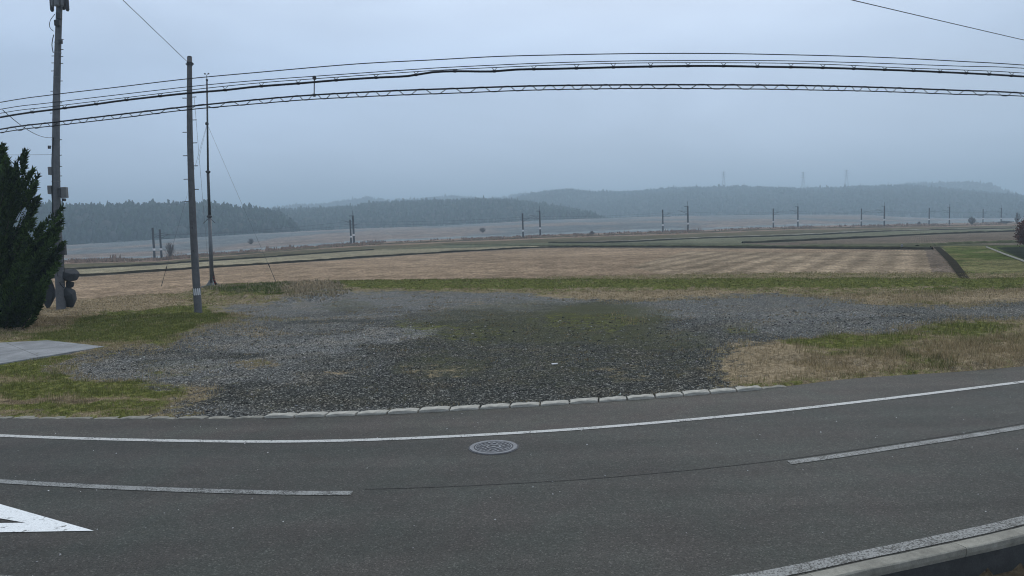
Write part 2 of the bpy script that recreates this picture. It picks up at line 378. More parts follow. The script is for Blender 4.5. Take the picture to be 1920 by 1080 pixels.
tag(strip('road_seam', offs(so_, .009), offs(so_, -.009), .005, MT['seam'], np.arange(-2.2, 30, .4)), kind='structure')
tag(strip('road_seam', offs(mid_line, .105), offs(mid_line, .085), .005, MT['seam'], line_xs(-500,868,640,920)), kind='structure')
# give-way diamond painted on the near lane (its right corner shows)
def diamond():
    o = [g(*p, .009) for p in ((176,995),(-130,908),(-700,905),(-330,1003))]; i = [g(*p, .009) for p in ((48,980),(-150,946),(-460,946),(-300,985))]
    mb = MB(); V = o+i; mb.add(V, [(k, (k+1) % 4, 4+(k+1) % 4, 4+k) for k in range(4)])
    return tag(mb.build('road_diamond_marking', MT['paint_new']), kind='structure')
diamond()
# ---------------------------------------------------------------- near ground
def sm(x): x = np.clip(x, 0, 1); return x*x*(3-2*x)
def blob(u, v, cx, cy, rx, ry, a=0, soft=.35):
    c, s = math.cos(a), math.sin(a); dx, dy = u-cx, v-cy
    r = np.hypot((dx*c+dy*s)/rx, (-dx*s+dy*c)/ry); return sm((1-r)/soft/1.0+.5)
def inpoly(u, v, poly):
    r = np.zeros(u.shape, bool); n = len(poly)
    for i in range(n):
        x1, y1 = poly[i]; x2, y2 = poly[(i+1) % n]
        c = ((y1 > v) != (y2 > v)); xx = (x2-x1)*(v-y1)/((y2-y1) if y2 != y1 else 1e-9)+x1; r ^= c & (u < xx)
    return r
LOT = [(392,570),(430,577),(500,572),(560,561),(650,551),(760,546),(950,550),(1060,556),(1120,566),(1250,563),(1330,556),(1400,551),(1500,553),(1560,560),(1640,571),(1720,577),(1800,576),(1880,566),(2000,560),
       (2000,597),(1900,601),(1800,604),(1735,612),(1690,628),(1560,640),(1480,643),(1400,648),(1375,662),(1362,690),(1360,722),(1360,900),(340,900),(335,765),(330,742),(350,722),(300,715),(230,722),(160,722),(90,704),(60,692),(130,674),(210,656),(300,648),(352,640),(340,628),(360,612),(430,604),(480,598),(470,592),(400,590),(380,582)]
def classes(X, Y):
    """green, dry, light gravel, soil, moss, rough-height"""
    j = (fbm(X, Y, .9, 3)-.5); j2 = (fbm(X+50, Y, 1.1, 3)-.5)
    u, v = proj(np.c_[X.ravel(), Y.ravel(), np.zeros(X.size)]); u = u.reshape(X.shape); v = v.reshape(X.shape)
    per = np.clip((v-430)/150, .3, 3)
    u = u + j*70*per*.7; v = v + j2*22*per*.55
    lot = inpoly(u, v, LOT); js = [(1, 0), (-1, 0), (0, 1), (0, -1), (.6, .6), (-.6, .6), (.6, -.6), (-.6, -.6), (1.7, .3), (-1.7, -.3)]
    LS = (lot+sum(inpoly(u+a*44*per, v+b*11*per, LOT).astype(float) for a, b in js))/(len(js)+1)
    green = np.zeros(X.shape); dry = np.zeros(X.shape); soil = np.zeros(X.shape); light = np.full(X.shape, .30); moss = np.zeros(X.shape)
    # outside the lot
    out = ~lot
    gbase = np.where(out, .55, 0.0); dbase = np.where(out, .55, 0.0)
    left = u < 420
    g_ = .55
    green = np.where(out, .42, 0)
    green = np.where(out & left, .46, green)
    add = lambda A, s, *b: A + s*blob(u, v, *b)
    for s, b in ((.5,(250,610,190,30,-.1)),(.45,(340,640,60,20)),(.5,(60,690,100,25)),(.45,(170,735,190,16)),(.35,(120,768,220,10)),(.3,(480,550,90,14)),(.35,(430,597,70,6)),
                 (-.6,(130,565,110,30)),(-.5,(60,600,90,25)),(-.55,(90,752,130,8)),(-.5,(240,570,110,14)),(-.5,(580,552,50,14)),(-.35,(1560,690,120,14)),
                 (.45,(1590,645,130,16)),(.35,(1800,622,90,14)),(-.5,(1430,685,80,40)),(-.25,(1850,672,120,18)),(-.5,(1240,556,190,9)),(-.45,(1700,562,250,7)),(-.5,(1900,560,120,14)),(.2,(150,712,70,10))):
        green = green + np.where(out, s*blob(u, v, *b), 0)
    band = out & (v > 528.5) & (v < 544) & (u > 620); green = np.where(band, green+.45, green)
    dry = np.where(out, .8, 0)
    soil = np.where(out, .12, 0)
    for s, b in ((.35,(20,610,110,22)),(.45,(90,752,110,7)),(.5,(232,713,24,5)),(.3,(150,600,60,14)),(.15,(1850,695,200,7)),(.3,(560,565,60,6))): soil = soil + s*blob(u, v, *b)
    band2 = out & (v > 544.5) & (v < 549.5) & (u > 640); soil = np.where(band2, soil+.3, soil)
    LSm = 1-LS; green = np.where(LSm < .01, 0, np.where(lot, .5, green)*sm(LSm*1.25)); dry = .8*sm(LSm*1.15); soil = soil*LSm
    # inside the lot
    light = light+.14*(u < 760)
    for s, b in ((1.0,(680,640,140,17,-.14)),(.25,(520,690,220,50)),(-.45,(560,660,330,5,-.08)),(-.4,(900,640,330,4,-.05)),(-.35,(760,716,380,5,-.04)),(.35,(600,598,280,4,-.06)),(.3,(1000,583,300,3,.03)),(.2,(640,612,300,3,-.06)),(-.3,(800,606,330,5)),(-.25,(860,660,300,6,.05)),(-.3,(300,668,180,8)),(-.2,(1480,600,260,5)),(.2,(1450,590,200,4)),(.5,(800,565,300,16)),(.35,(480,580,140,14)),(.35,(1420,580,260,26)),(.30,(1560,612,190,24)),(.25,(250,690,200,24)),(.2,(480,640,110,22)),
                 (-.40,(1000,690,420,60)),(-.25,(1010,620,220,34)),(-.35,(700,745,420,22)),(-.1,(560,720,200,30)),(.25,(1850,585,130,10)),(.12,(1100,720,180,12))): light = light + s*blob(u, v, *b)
    for s, b in ((.55,(1010,605,240,40)),(.28,(1060,660,280,70)),(.6,(1150,590,120,20)),(.45,(820,690,90,24)),(.5,(650,575,60,10)),(.5,(1390,620,40,10)),(.35,(330,690,90,14)),(.4,(1230,640,120,20))): moss = moss + s*blob(u, v, *b)
    for s, b in ((.42,(470,688,55,11)),(.36,(635,700,44,8)),(.3,(470,625,70,9)),(.4,(1040,557,30,4)),(.3,(900,570,40,3)),(.25,(820,700,70,12)),(.22,(1180,700,80,16)),(.2,(380,740,50,14))): dry = dry + np.where(lot, s*blob(u, v, *b), 0)
    for s, b in ((.32,(470,686,45,9)),(.36,(1100,605,110,18)),(.3,(860,625,120,14)),(.35,(780,610,60,8)),(.3,(300,700,40,8)),(.4,(1390,622,30,6)),(.3,(540,600,60,5))): green = green + np.where(lot, s*blob(u, v, *b), 0)
    return green, dry, light, soil, moss, lot, u, v
def lot_height(X, Y):
    gr, dr, li, so, mo, lot, u, v = classes(X, Y)
    fe = yat(far_edge, X); ne = yat(offs(near_line, -.27), X)
    z = .035 + (fbm(X, Y, .25, 3)-.5)*.05*np.clip((Y-fe)/3, 0, 1)
    out = (~lot).astype(float)
    z = z + out*(fbm(X, Y, 2.2, 4)-.42)*.14
    z = z + blob(u, v, 510, 552, 150, 16)*.32*(fbm(X, Y, .8, 3)+.4)
    z = z + np.where((u > 600), sm(1-np.abs(v-536)/12)*.28, 0)
    z = z + blob(u, v, 1700, 662, 320, 26)*.12*out
    onroad = (Y < fe+.12)
    z = np.where(onroad, -.06, z)
    z = np.where(Y < ne, -.34+(fbm(X, Y, 3, 3)-.5)*.06, z)
    Rr = np.hypot(X, Y); z = z-.12*sm((Rr-52)/6)
    return z, (gr, dr, li, so, mo, lot, u, v)
xs = np.r_[np.arange(-75, -30, .6), np.arange(-30, 30, .16), np.arange(30, 75.1, .6)]
ys = np.r_[np.arange(-14, 4, .6), np.arange(4, 12, .2), np.arange(12, 30, .13), np.arange(30, 62, .22)]
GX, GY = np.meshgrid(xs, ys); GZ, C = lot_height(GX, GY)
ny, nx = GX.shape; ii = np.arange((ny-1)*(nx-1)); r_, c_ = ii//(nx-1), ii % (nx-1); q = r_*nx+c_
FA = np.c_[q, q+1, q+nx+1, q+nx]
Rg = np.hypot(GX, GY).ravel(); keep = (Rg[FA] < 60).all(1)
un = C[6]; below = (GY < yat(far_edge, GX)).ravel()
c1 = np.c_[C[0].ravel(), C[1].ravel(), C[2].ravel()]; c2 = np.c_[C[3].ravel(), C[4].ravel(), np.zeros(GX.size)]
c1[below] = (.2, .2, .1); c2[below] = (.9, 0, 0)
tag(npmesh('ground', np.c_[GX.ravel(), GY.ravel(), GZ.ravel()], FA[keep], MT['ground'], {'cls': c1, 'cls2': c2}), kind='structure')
# interpolator for heights
def gz(X, Y): return lot_height(np.atleast_1d(np.asarray(X, float)), np.atleast_1d(np.asarray(Y, float)))[0]
# ---------------------------------------------------------------- far terrain (polar sheet, real heights)
def terrain():
    azf = np.linspace(azpx(-700), azpx(2600), 900)
    azs = np.r_[np.linspace(-math.pi, azf[0], 60)[:-1], azf, np.linspace(azf[-1], math.pi, 60)[1:]]
    Rs = np.r_[np.linspace(50, 90, 70), 1/np.linspace(1/90.5, 1/900, 170), np.geomspace(930, 4100, 12)]
    A, R = np.meshgrid(azs, Rs); X = R*np.sin(A); Y = R*np.cos(A); Z = terr(X, Y)
    Z = Z + np.where(R > 900, 0, 0)
    u, v = proj(np.c_[X.ravel(), Y.ravel(), Z.ravel()])
    u0, v0 = u.copy(), v.copy()
    jn = (fbm(X.ravel(), Y.ravel(), .12, 3)-.5); v = v+jn*2.2
    rgb = np.tile([.17, .145, .115], (len(u), 1)); k = np.zeros((len(u), 3))
    def paint(poly, c, rows=0, strips=0):
        m = inpoly(u, v, poly); rgb[m] = c; k[m, 0] = rows; k[m, 1] = strips
    LN1 = [(-300,530),(200,501.5),(355,492),(485,483),(600,475),(687,469),(833,460),(1010,460.5)]
    LN2 = [(-300,546),(200,514.5),(355,504),(511,494),(600,488.5),(775,477),(979,465.5),(1060,463)]
    # plain beyond the railway
    far = [(-900,300),(2800,300),(2800,440)]+[(c[0], c[1]+6) for c in TC[::-1]]+[(-900,520)]
    paint(far, (.165,.145,.135))
    n = fbm(X.ravel(), Y.ravel()*.35, .03, 4); m = inpoly(u, v, far)
    rgb[m] = np.array([.17,.185,.19])*(1-sm((n[m]-.38)*5))[:, None]+np.array([.255,.215,.19])*sm((n[m]-.38)*5)[:, None]
    st = [(c[0], c[1]-6) for c in TC]+[(c[0], c[1]+4.5) for c in TC[::-1]]; paint(st, (.13,.155,.165)); st = [(c[0], c[1]-6) for c in TC]+[(c[0], c[1]+1.2) for c in TC[::-1]]; paint(st, (.24,.27,.28))
    # railway brush strip (pinkish dry reeds) and dark base
    br = [(c[0], c[1]-2) for c in TC]+[(c[0], c[1]+9) for c in TC[::-1]]; paint(br, (.27,.19,.14))
    br = [(c[0], c[1]+5) for c in TC]+[(c[0], c[1]+12) for c in TC[::-1]]; paint(br, (.13,.115,.07))
    # strips of fields
    paint(LN1+LN2[::-1], (.30,.265,.18), .6)
    paint([(-300,548),(200,516),(355,505.5),(511,495.5),(600,490),(775,478.5),(979,467),(1060,464),(1740,469),(1760,530),(1700,560),(-300,700)], (.305,.226,.155), .8)
    paint([(1290,470),(1500,474),(1735,470),(1750,524),(1300,527),(1180,500)], (.315,.245,.17), 0, .9)
    paint([(700,469),(850,459),(1100,453),(1310,446),(1500,441),(1500,464),(1100,461),(1010,461)], (.125,.13,.085))
    paint([(1160,455),(1310,448),(1500,441.5),(1650,434),(1920,428),(2400,420),(2400,440),(1908,434),(1769,439),(1648,445),(1500,452),(1390,456)], (.17,.17,.115), .5)
    paint([(1100,453),(1310,445),(1500,438),(1650,431.5),(1793,428),(1920,426),(2400,418),(2400,421),(1920,428.5),(1793,430.5),(1650,434),(1500,441),(1310,447.5)], (.28,.265,.225))
    paint([(1390,457),(1500,453),(1650,446),(1769,440),(1908,435),(2400,425),(2400,450),(1908,455),(1760,462),(1500,462)], (.165,.135,.105), .5)
    paint([(1500,457),(1760,455),(1900,460),(1900,466),(1740,466),(1500,463.5)], (.11,.11,.07))
    paint([(1733,466),(1754,462),(1802,519),(1800,528),(1752,528)], (.17,.135,.105))
    paint([(1765,461),(1850,461),(1925,494),(2200,600),(1925,522),(1817,526)], (.085,.105,.032))
    paint([(1845,461),(2300,452),(2300,560),(2000,530)], (.08,.10,.035)); paint([(1868,464),(2300,454),(2300,560),(2000,520),(1905,480)], (.03,.034,.024))
    paint([(600,527),(2000,523),(2000,560),(600,560)], (.09,.11,.035))
    paint([(1500,527),(1800,521),(1920,515),(2000,540),(1500,540)], (.10,.11,.045))
    paint([(1845,523),(1920,518),(2200,520),(2200,560),(1860,545)], (.15,.11,.08))
    # patchiness
    gb = inpoly(u, v, [(1765,461),(1850,461),(1925,494),(2200,600),(1925,522),(1817,526)]); q = sm((fbm(X.ravel(), Y.ravel(), .35, 4)-.47)*7)[:, None]; rgb[gb] = (rgb*(1-q*.7)+np.array([.20,.18,.09])*q*.7)[gb]
    big = fbm(X.ravel(), Y.ravel(), .05, 4); rgb *= (.55+.9*fbm(X.ravel(), Y.ravel(), .6, 4))[:, None]; rgb *= (.62+.34*big)[:, None]
    fr = np.isin(np.arange(len(u)), []); off = (u0 < -400) | (u0 > 2500); rgb[off] = (.16,.15,.10)
    ny, nx = A.shape; ii = np.arange((ny-1)*(nx-1)); r_, c_ = ii//(nx-1), ii % (nx-1); q = r_*nx+c_
    o = npmesh('field_terrain', np.c_[X.ravel(), Y.ravel(), Z.ravel()], np.c_[q, q+nx, q+nx+1, q+1], MT['terrain'], {'tint': rgb, 'cls': k})
    tag(o, kind='structure')
terrain()
# ---------------------------------------------------------------- low banks, ditches between the paddies
def ridge(name, pts, w, h, mat, n=160, jag=.35):
    P = spline([tg(*p) for p in pts], n); T = np.gradient(P[:, :2], axis=0); T /= np.linalg.norm(T, axis=1)[:, None]
    V = []; prof = ((-.5, -.15), (-.28, .75), (0, 1), (.28, .75), (.5, -.15)); m = len(prof)
    jn = fbm(np.arange(len(P))*1.0, np.zeros(len(P)), .45, 3)
    for i, p in enumerate(P):
        for a, b in prof:
            wv = w(i/len(P)) if callable(w) else w
            V.append((p[0]-T[i, 1]*a*wv, p[1]+T[i, 0]*a*wv, p[2]+b*h*(1-jag+2*jag*jn[i]+random.uniform(-.1, .1)*jag)))
    Fa = [(i*m+k, i*m+k+1, (i+1)*m+k+1, (i+1)*m+k) for i in range(len(P)-1) for k in range(m-1)]
    return npmesh(name, V, Fa, mat)
def bank(pts, w, h, mat, label, n=160):
    o = ridge('field_bank', pts, w, h, mat, n); tag(o, kind='structure'); return o
bank([(-300,531),(60,510),(200,502),(355,492.5),(485,484),(600,475.5),(700,469)], .7, .26, MT['ditch'], '')
bank([(-300,546),(200,515),(355,505),(511,495),(600,489),(775,477.5),(979,466),(1060,464),(1300,464),(1500,466),(1748,468)], .65, .25, MT['ditch'], '', 260)
bank([(830,458.5),(1008,461),(1100,461.5),(1308,462),(1500,463),(1745,464.5)], .5, .2, MT['bank'], '')
bank([(1030,455.5),(1162,454.5),(1308,447.5),(1500,441.7),(1648,434.5),(1793,430.5),(1980,427)], .8, .25, MT['ditch'], '')
bank([(1392,456),(1500,452),(1648,444.8),(1769,439),(1908,434),(2200,425)], .8, .3, MT['ditch'], '')
bank([(1720,464),(1793,458),(1908,455),(2200,449)], .8, .3, MT['bank'], '')
bank([(180,489.5),(290,488),(480,475),(660,461),(820,454),(1013,446),(1150,441),(1290,437),(1496,429),(1658,426.5),(1780,423.5),(1920,420)], 2.0, .35, MT['railbank'], '', 300)
# wet ditch at the right of the stubble and the canal kerb beyond it
def sunken(name, a, b, mat, z=.01):
    P = [tg(*p) for p in a]; Q = [tg(*p) for p in b]; n = len(P)
    V = [(p[0], p[1], p[2]+z) for p in P+Q]
    return tag(npmesh(name, V, [(i, i+1, n+i+1, n+i) for i in range(n-1)], mat, smooth=False), kind='structure')
sunken('ditch', [(1750,464),(1764,478),(1777,492),(1799,523)], [(1762,464),(1779,478),(1794,492),(1817,523)], MT['ditch'], .07)
P = spline([tg(1850,464), tg(1885,478), tg(1920,491), tg(1990,520)], 30)
mb = MB(); mb.tube([(p[0], p[1], p[2]+.05) for p in P], .09, 4); tag(mb.build('canal_kerb', MT['kerb_dark'], loc=tuple(P[0])), 'narrow pale concrete edging running along the far side of the green bank', 'kerb')
# ---------------------------------------------------------------- kerb stones
def kerb_proto(seed, L=.58):
    r = random.Random(seed); mb = MB(); w, h = .23, .055
    n = 7; V = []
    prof = [(0, -.05), (0, h*.75), (.012, h), (w-.01, h*1.05), (w, h*.85), (w, -.05)]
    for i in range(n):
        x = -L/2+L*i/(n-1); e = .012 if i in (0, n-1) else 0; sk = .05
        for (a, b) in prof: V.append((x+sk*a/w+r.uniform(-.008, .008), a+r.uniform(-.008, .008)+(e if a < .05 else -e), b-e*(b > 0)+r.uniform(-.007, .004)))
    m = len(prof); Fc = [(i*m+k, (i+1)*m+k, (i+1)*m+(k+1) % m, i*m+(k+1) % m) for i in range(n-1) for k in range(m)]
    Fc += [tuple(range(m)), tuple((n-1)*m+k for k in range(m-1, -1, -1))]
    mb.add(V, Fc); return mb
protos = {}
for kd in ('kerb', 'kerb_dark'): protos[kd] = [kerb_proto(s) for s in range(4)]
KL = {'kerb': ('pale grey concrete kerb stone between the gravel lot and the road', 'kerb stones along the gravel lot'),
      'kerb_dark': ('weathered low kerb stone between the green verge and the road', 'kerb stones along the grass verge')}
meshes = {}
P = far_edge; T = np.r_[0, np.cumsum(np.linalg.norm(np.diff(P[:, :2], axis=0), axis=1))]
x0, x1 = g(-240,781)[0], g(1472,726)[0]; s0, s1 = np.interp(x0, P[:, 0], T), np.interp(x1, P[:, 0], T)
s = s0; i = 0
while s < s1:
    p = np.array([np.interp(s, T, P[:, 0]), np.interp(s, T, P[:, 1])]); p2 = np.array([np.interp(s+.1, T, P[:, 0]), np.interp(s+.1, T, P[:, 1])])
    u, v = proj([[p[0], p[1], 0]]); kd = 'kerb_dark' if (u[0] < 500 or u[0] > 1440) else 'kerb'; k = (kd, i % 4)
    if k not in meshes:
        o = protos[kd][i % 4].build('kerb_stone', MT[kd]); meshes[k] = o
    else: o = meshes[k].copy(); COL.objects.link(o)
    o.location = (p[0], p[1], (-.035 if kd == 'kerb_dark' else 0)+random.uniform(-.012, .008)); o.rotation_euler = (random.uniform(-.03, .03), random.uniform(-.01, .01), math.atan2(p2[1]-p[1], p2[0]-p[0])+random.uniform(-.03, .03))
    tag(o, KL[kd][0], 'kerb stone', KL[kd][1]); s += .625; i += 1
# near kerb: long pieces with a drop into the gutter
P = offs(near_line, -.16); T = np.r_[0, np.cumsum(np.linalg.norm(np.diff(P[:, :2], axis=0), axis=1))]
def near_kerb():
    first = None; s = np.interp(g(800,1118)[0], P[:, 0], T); e = np.interp(16, P[:, 0], T); L = 1.98
    prof = [(0, -.06), (-.012, .035), (-.05, .05), (-.185, .05), (-.2, .038), (-.2, -.015), (-.19, -.06)]
    while s < e:
        mb = MB(); n = 9; V = []; c = None
        for i in range(n):
            t = s+L*i/(n-1)*.994; p = np.array([np.interp(t, T, P[:, 0]), np.interp(t, T, P[:, 1])]); q = np.array([np.interp(t+.05, T, P[:, 0]), np.interp(t+.05, T, P[:, 1])])
            d = (q-p)/np.linalg.norm(q-p); nn = np.array([-d[1], d[0]])
            if c is None: c = p
            for a, b in prof: w = p+nn*a; V.append((w[0], w[1], b+random.uniform(-.004, .004)))
        m = len(prof); mb.add(V, [(i*m+k, i*m+(k+1) % m, (i+1)*m+(k+1) % m, (i+1)*m+k) for i in range(n-1) for k in range(m)]+[tuple(range(m-1, -1, -1)), tuple((n-1)*m+k for k in range(m))])
        o = mb.build('gutter_kerb', MT['kerb_dark'], loc=(c[0], c[1], 0)); tag(o, 'long concrete kerb piece above the dark gutter on the near side of the road', 'kerb', 'kerb pieces on the near side')
        s += L
near_kerb()
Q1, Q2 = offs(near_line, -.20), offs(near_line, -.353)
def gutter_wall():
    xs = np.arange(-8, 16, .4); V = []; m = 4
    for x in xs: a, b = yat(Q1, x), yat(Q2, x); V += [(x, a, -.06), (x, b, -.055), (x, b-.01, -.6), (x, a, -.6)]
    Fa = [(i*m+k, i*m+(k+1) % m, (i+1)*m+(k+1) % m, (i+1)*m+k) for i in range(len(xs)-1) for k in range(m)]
    tag(npmesh('gutter_wall', V, Fa, MT['shade_tone'], smooth=False), 'concrete wall of the gutter under the near kerb, shade put into its dark colour', 'wall')
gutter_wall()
# ---------------------------------------------------------------- concrete slab at left
def slab():
    pts = [(-420,663),(90,638),(196,649.5),(0,681.5),(-420,735)]
    top = [g(*p, .09) for p in pts]; bot = [(p[0], p[1], -.05) for p in top]; n = len(pts); mb = MB()
    mb.add(top+bot, [tuple(range(n))]+[(k, n+k, n+(k+1) % n, (k+1) % n) for k in range(n)])
    o = mb.build('concrete_slab', MT['slab'], loc=tuple(g(60,660))); tag(o, 'flat pale grey concrete slab lying in the grass at left', 'slab')
    j = MB(); a, b = g(12,643,.0925), g(72,667.5,.0925); d = (b-a)/np.linalg.norm(b-a); nn = np.array([-d[1], d[0], 0])*.008
    j.add([a-nn, b-nn, b+nn, a+nn], [(0,1,2,3)]); j.build('joint', MT['seam'], o)
slab()
# ---------------------------------------------------------------- manhole
def manhole():
    c = g(925.5, 839); r = .36
    e = empty('manhole_cover', tuple(c), 'round cast iron manhole cover with raised pattern in the road', 'manhole cover')
    def ring(mb, r0, r1, z0, z1, n=48):
        V = []
        for k in range(n):
            a = 2*math.pi*k/n; ca, sa = math.cos(a), math.sin(a)
            V += [(c[0]+ca*r0, c[1]+sa*r0, z1), (c[0]+ca*r1, c[1]+sa*r1, z1), (c[0]+ca*r1, c[1]+sa*r1, z0), (c[0]+ca*r0, c[1]+sa*r0, z0)]
        Fc = []
        for k in range(n):
            a, b = k*4, ((k+1) % n)*4
            Fc += [(a, a+1, b+1, b), (a+1, a+2, b+2, b+1), (a+3, a, b, b+3)]
        mb.add(V, Fc)
    f = MB(); ring(f, .335, .40, -.02, .016); f.build('frame', MT['iron'], e)
    s_ = MB(); ring(s_, .40, .425, -.02, .007); ring(s_, .322, .335, -.02, .006); s_.build('joint', MT['iron_dark'], e)
    cv = MB(); V = [(c[0], c[1], .010)]+[(c[0]+.322*math.cos(2*math.pi*k/48), c[1]+.322*math.sin(2*math.pi*k/48), .010) for k in range(48)]
    cv.add(V, [(0, 1+k, 1+(k+1) % 48) for k in range(48)]); cv.build('lid', MT['iron_dark'], e)
    rl = MB(); ring(rl, .295, .315, .010, .018); rd = random.Random(3)
    for k in range(20):
        a = 2*math.pi*k/20; rl.box((c[0]+.255*math.cos(a), c[1]+.255*math.sin(a), .014), (.045, .035, .009), Matrix.Rotation(a, 3, 'Z'))
    for k in range(12):
        a = 2*math.pi*k/12+.2; rl.box((c[0]+.175*math.cos(a), c[1]+.175*math.sin(a), .014), (.06, .03, .009), Matrix.Rotation(a+.6, 3, 'Z'))
    ring(rl, .095, .125, .010, .019, 24); rl.box((c[0], c[1], .014), (.07, .07, .01)); rl.box((c[0]-.03, c[1]+.21, .016), (.14, .028, .013))
    rl.build('relief', MT['iron'], e)
manhole()
# ---------------------------------------------------------------- overhead lines
TW = [(-500,290),(-250,240),(0,192),(100,177.5),(215,164),(350,148),(480,136),(667,120),(817,112),(930,106),(1042,103),(1200,100.4),(1350,100.4),(1470,102.5),(1575,105),(1687,109),(1800,115),(1920,122),(2200,145),(2500,178)]
ribX = np.array([p[0] for p in TW], float); ZT = 4.25
def ribbon_pts():
    out = []
    for x, y in TW: d = ray(x, y); t = ZT/d[2]; out.append((d[0]*t, d[1]*t))
    return np.array(out)
RB = ribbon_pts()
def smooth1(xs, ys, n):      # Catmull-Rom in pixel curve
    return spline(np.c_[xs, ys, np.zeros(len(xs))], n)[:, :2]
tw = smooth1([p[0] for p in TW], [p[1] for p in TW], 160)
def on_rib(px, py, back=0.0):
    """point of the pole line's vertical sheet seen at this pixel"""
    az = ray(px, py); a = math.atan2(az[0], az[1])
    RA = np.arctan2(RBS[:, 0], RBS[:, 1]); RRr = np.hypot(RBS[:, 0], RBS[:, 1])
    R = np.interp(a, RA, RRr)+back; t = R/math.hypot(az[0], az[1]); return np.array([az[0]*t, az[1]*t, CAMZ+az[2]*t])
RBS = spline(np.c_[RB, np.zeros(len(RB))], 160)[:, :2]
def wire(name, pts, r, mat, label, group=None, n=160, back=0, ext=True):
    if ext: pts = [(-500, pts[0][1]+(290-192)), (-250, pts[0][1]+48)]+pts+[(2200, pts[-1][1]+22), (2500, pts[-1][1]+54)]
    c = smooth1([p[0] for p in pts], [p[1] for p in pts], n); P = [on_rib(x, y, back) for x, y in c]
    mb = MB(); mb.tube(P, r, 6); o = mb.build(name, mat, loc=tuple(P[0])); tag(o, label, 'cable', group); return o, c
wire('overhead_cable', TW[2:-2], .0125, MT['cable'], 'thin cable strung highest of the row of overhead lines')
W2 = [(0,205),(100,192),(350,163),(480,151),(589,143),(705,135),(817,127.5),(930,122),(1042,117.5),(1200,114),(1425,113.6),(1560,116),(1687,120),(1800,124),(1920,128)]
W3 = [(0,212.5),(100,199.5),(350,169.5),(480,156),(592,147.5),(705,139.5),(817,132),(930,126.5),(1042,122),(1200,118),(1425,118),(1560,121),(1687,127),(1800,131),(1920,137)]
W4 = [(0,220),(100,205.5),(175,196),(237,187.5),(350,175),(422,169),(480,162.5),(559,156.5),(630,150.5),(705,145.6),(765,142.6),(810,135.5),(855,133.6),(922,134),(967,130.5),(1042,129),(1117,127),(1200,125),(1320,123.6),(1425,125),(1537,127),(1650,130.5),(1762,135),(1920,143.6)]
W5 = [(0,242.5),(100,229.5),(212,216),(350,200),(480,187),(589,178),(742,170),(855,166),(1005,161),(1200,159),(1425,159.4),(1537,161),(1650,164),(1800,169.5),(1920,174.7)]
W6 = [(0,249),(100,236),(225,221.5),(350,206),(480,194.6),(589,186),(742,178.5),(855,174.5),(1005,168.8),(1200,165.8),(1425,167),(1537,169),(1650,171.5),(1800,177),(1920,180.5)]
wire('overhead_cable', W2, .0105, MT['cable'], 'thin cable second from the top of the overhead lines')
o3, c3 = wire('messenger_cable', W3, .0100, MT['cable'], 'thin support cable with small V hangers just above the thick black cable')
o4, c4 = wire('thick_cable', W4, .028, MT['black'], 'thick black cable hung in waves below its thin support cable')
def hangers():
    # small V-shaped hangers: parts of the thick cable
    xs_ = [60,121,180,237,300,422,490,559,630,705,780,853,927,1001,1081,1150,1220,1290,1357,1420,1483,1543,1601,1659,1713,1763,1812,1855,1897]
    for x in xs_:
        y3 = np.interp(x, c3[:, 0], c3[:, 1]); y4 = np.interp(x, c4[:, 0], c4[:, 1]); mb = MB()
        p = on_rib(x, y4+2.5); q = on_rib(x, y4-1.5); a = on_rib(x-5, y3); b = on_rib(x+5, y3)
        mb.tube([a, q, b], .008, 4); mb.tube([on_rib(x-2.5, y4), on_rib(x+2.5, y4)], .036, 6); mb.tube([q, p], .012, 5); mb.build('cable_hanger', MT['black'], o4)
hangers()
o5, c5 = wire('lashed_cable', W5, .021, MT['black'], 'lower cable bundle with a second strand wound round it in a spiral')
def lash():
    mb = MB(); P = [on_rib(x, y) for x, y in smooth1([p[0] for p in [(-250,297)]+W6+[(2200,202)]], [p[1] for p in [(-250,297)]+W6+[(2200,202)]], 150)]
    mb.tube(P, .014, 6); mb.build('lower_strand', MT['black'], o5)
    y5 = lambda x: np.interp(x, c5[:, 0], c5[:, 1]); W6x = [p[0] for p in W6]; W6y = [p[1] for p in W6]
    y6 = lambda x: np.interp(x, [-250]+W6x+[2200], [297]+W6y+[202])
    mb = MB(); P = []; x = -250.0; ph = 0
    while x < 2200:
        per = 43 if 300 < x < 1500 else 36
        a = y5(x)-1.2; b = y6(x)+.6
        k = .5-.5*math.cos(ph); kk = min(1, max(0, (k-.5)*1.25+.5)); p = on_rib(x, b+(a-b)*kk, .05*math.sin(ph)); P.append(p)
        x += 2.6; ph += 2*math.pi*2.6/per*(1+.25*math.sin(x*.013))
    mb.tube(P, .0095, 4); mb.build('spiral_strand', MT['black'], o5)
lash()
mb = MB(); mb.tube([on_rib(589.5, 142), on_rib(589, 181)], .014, 6); mb.tube([on_rib(589.5, 144), on_rib(589.5, 149)], .05, 6); mb.tube([on_rib(589, 176), on_rib(589, 181)], .04, 6)
tag(mb.build('spacer_rod', MT['dark'], loc=tuple(on_rib(589, 181))), 'short vertical rod joining the upper and lower overhead cables', 'rod')
def simple_wire(name, p, q, r, mat, label, cat='cable', sag=0, n=16):
    p = np.array(p); q = np.array(q); mb = MB(); P = []
    for i in range(n+1): t = i/n; x = p+(q-p)*t; x[2] -= sag*4*t*(1-t); P.append(x)
    mb.tube(P, r, 5); return tag(mb.build(name, mat, loc=tuple(q)), label, cat)
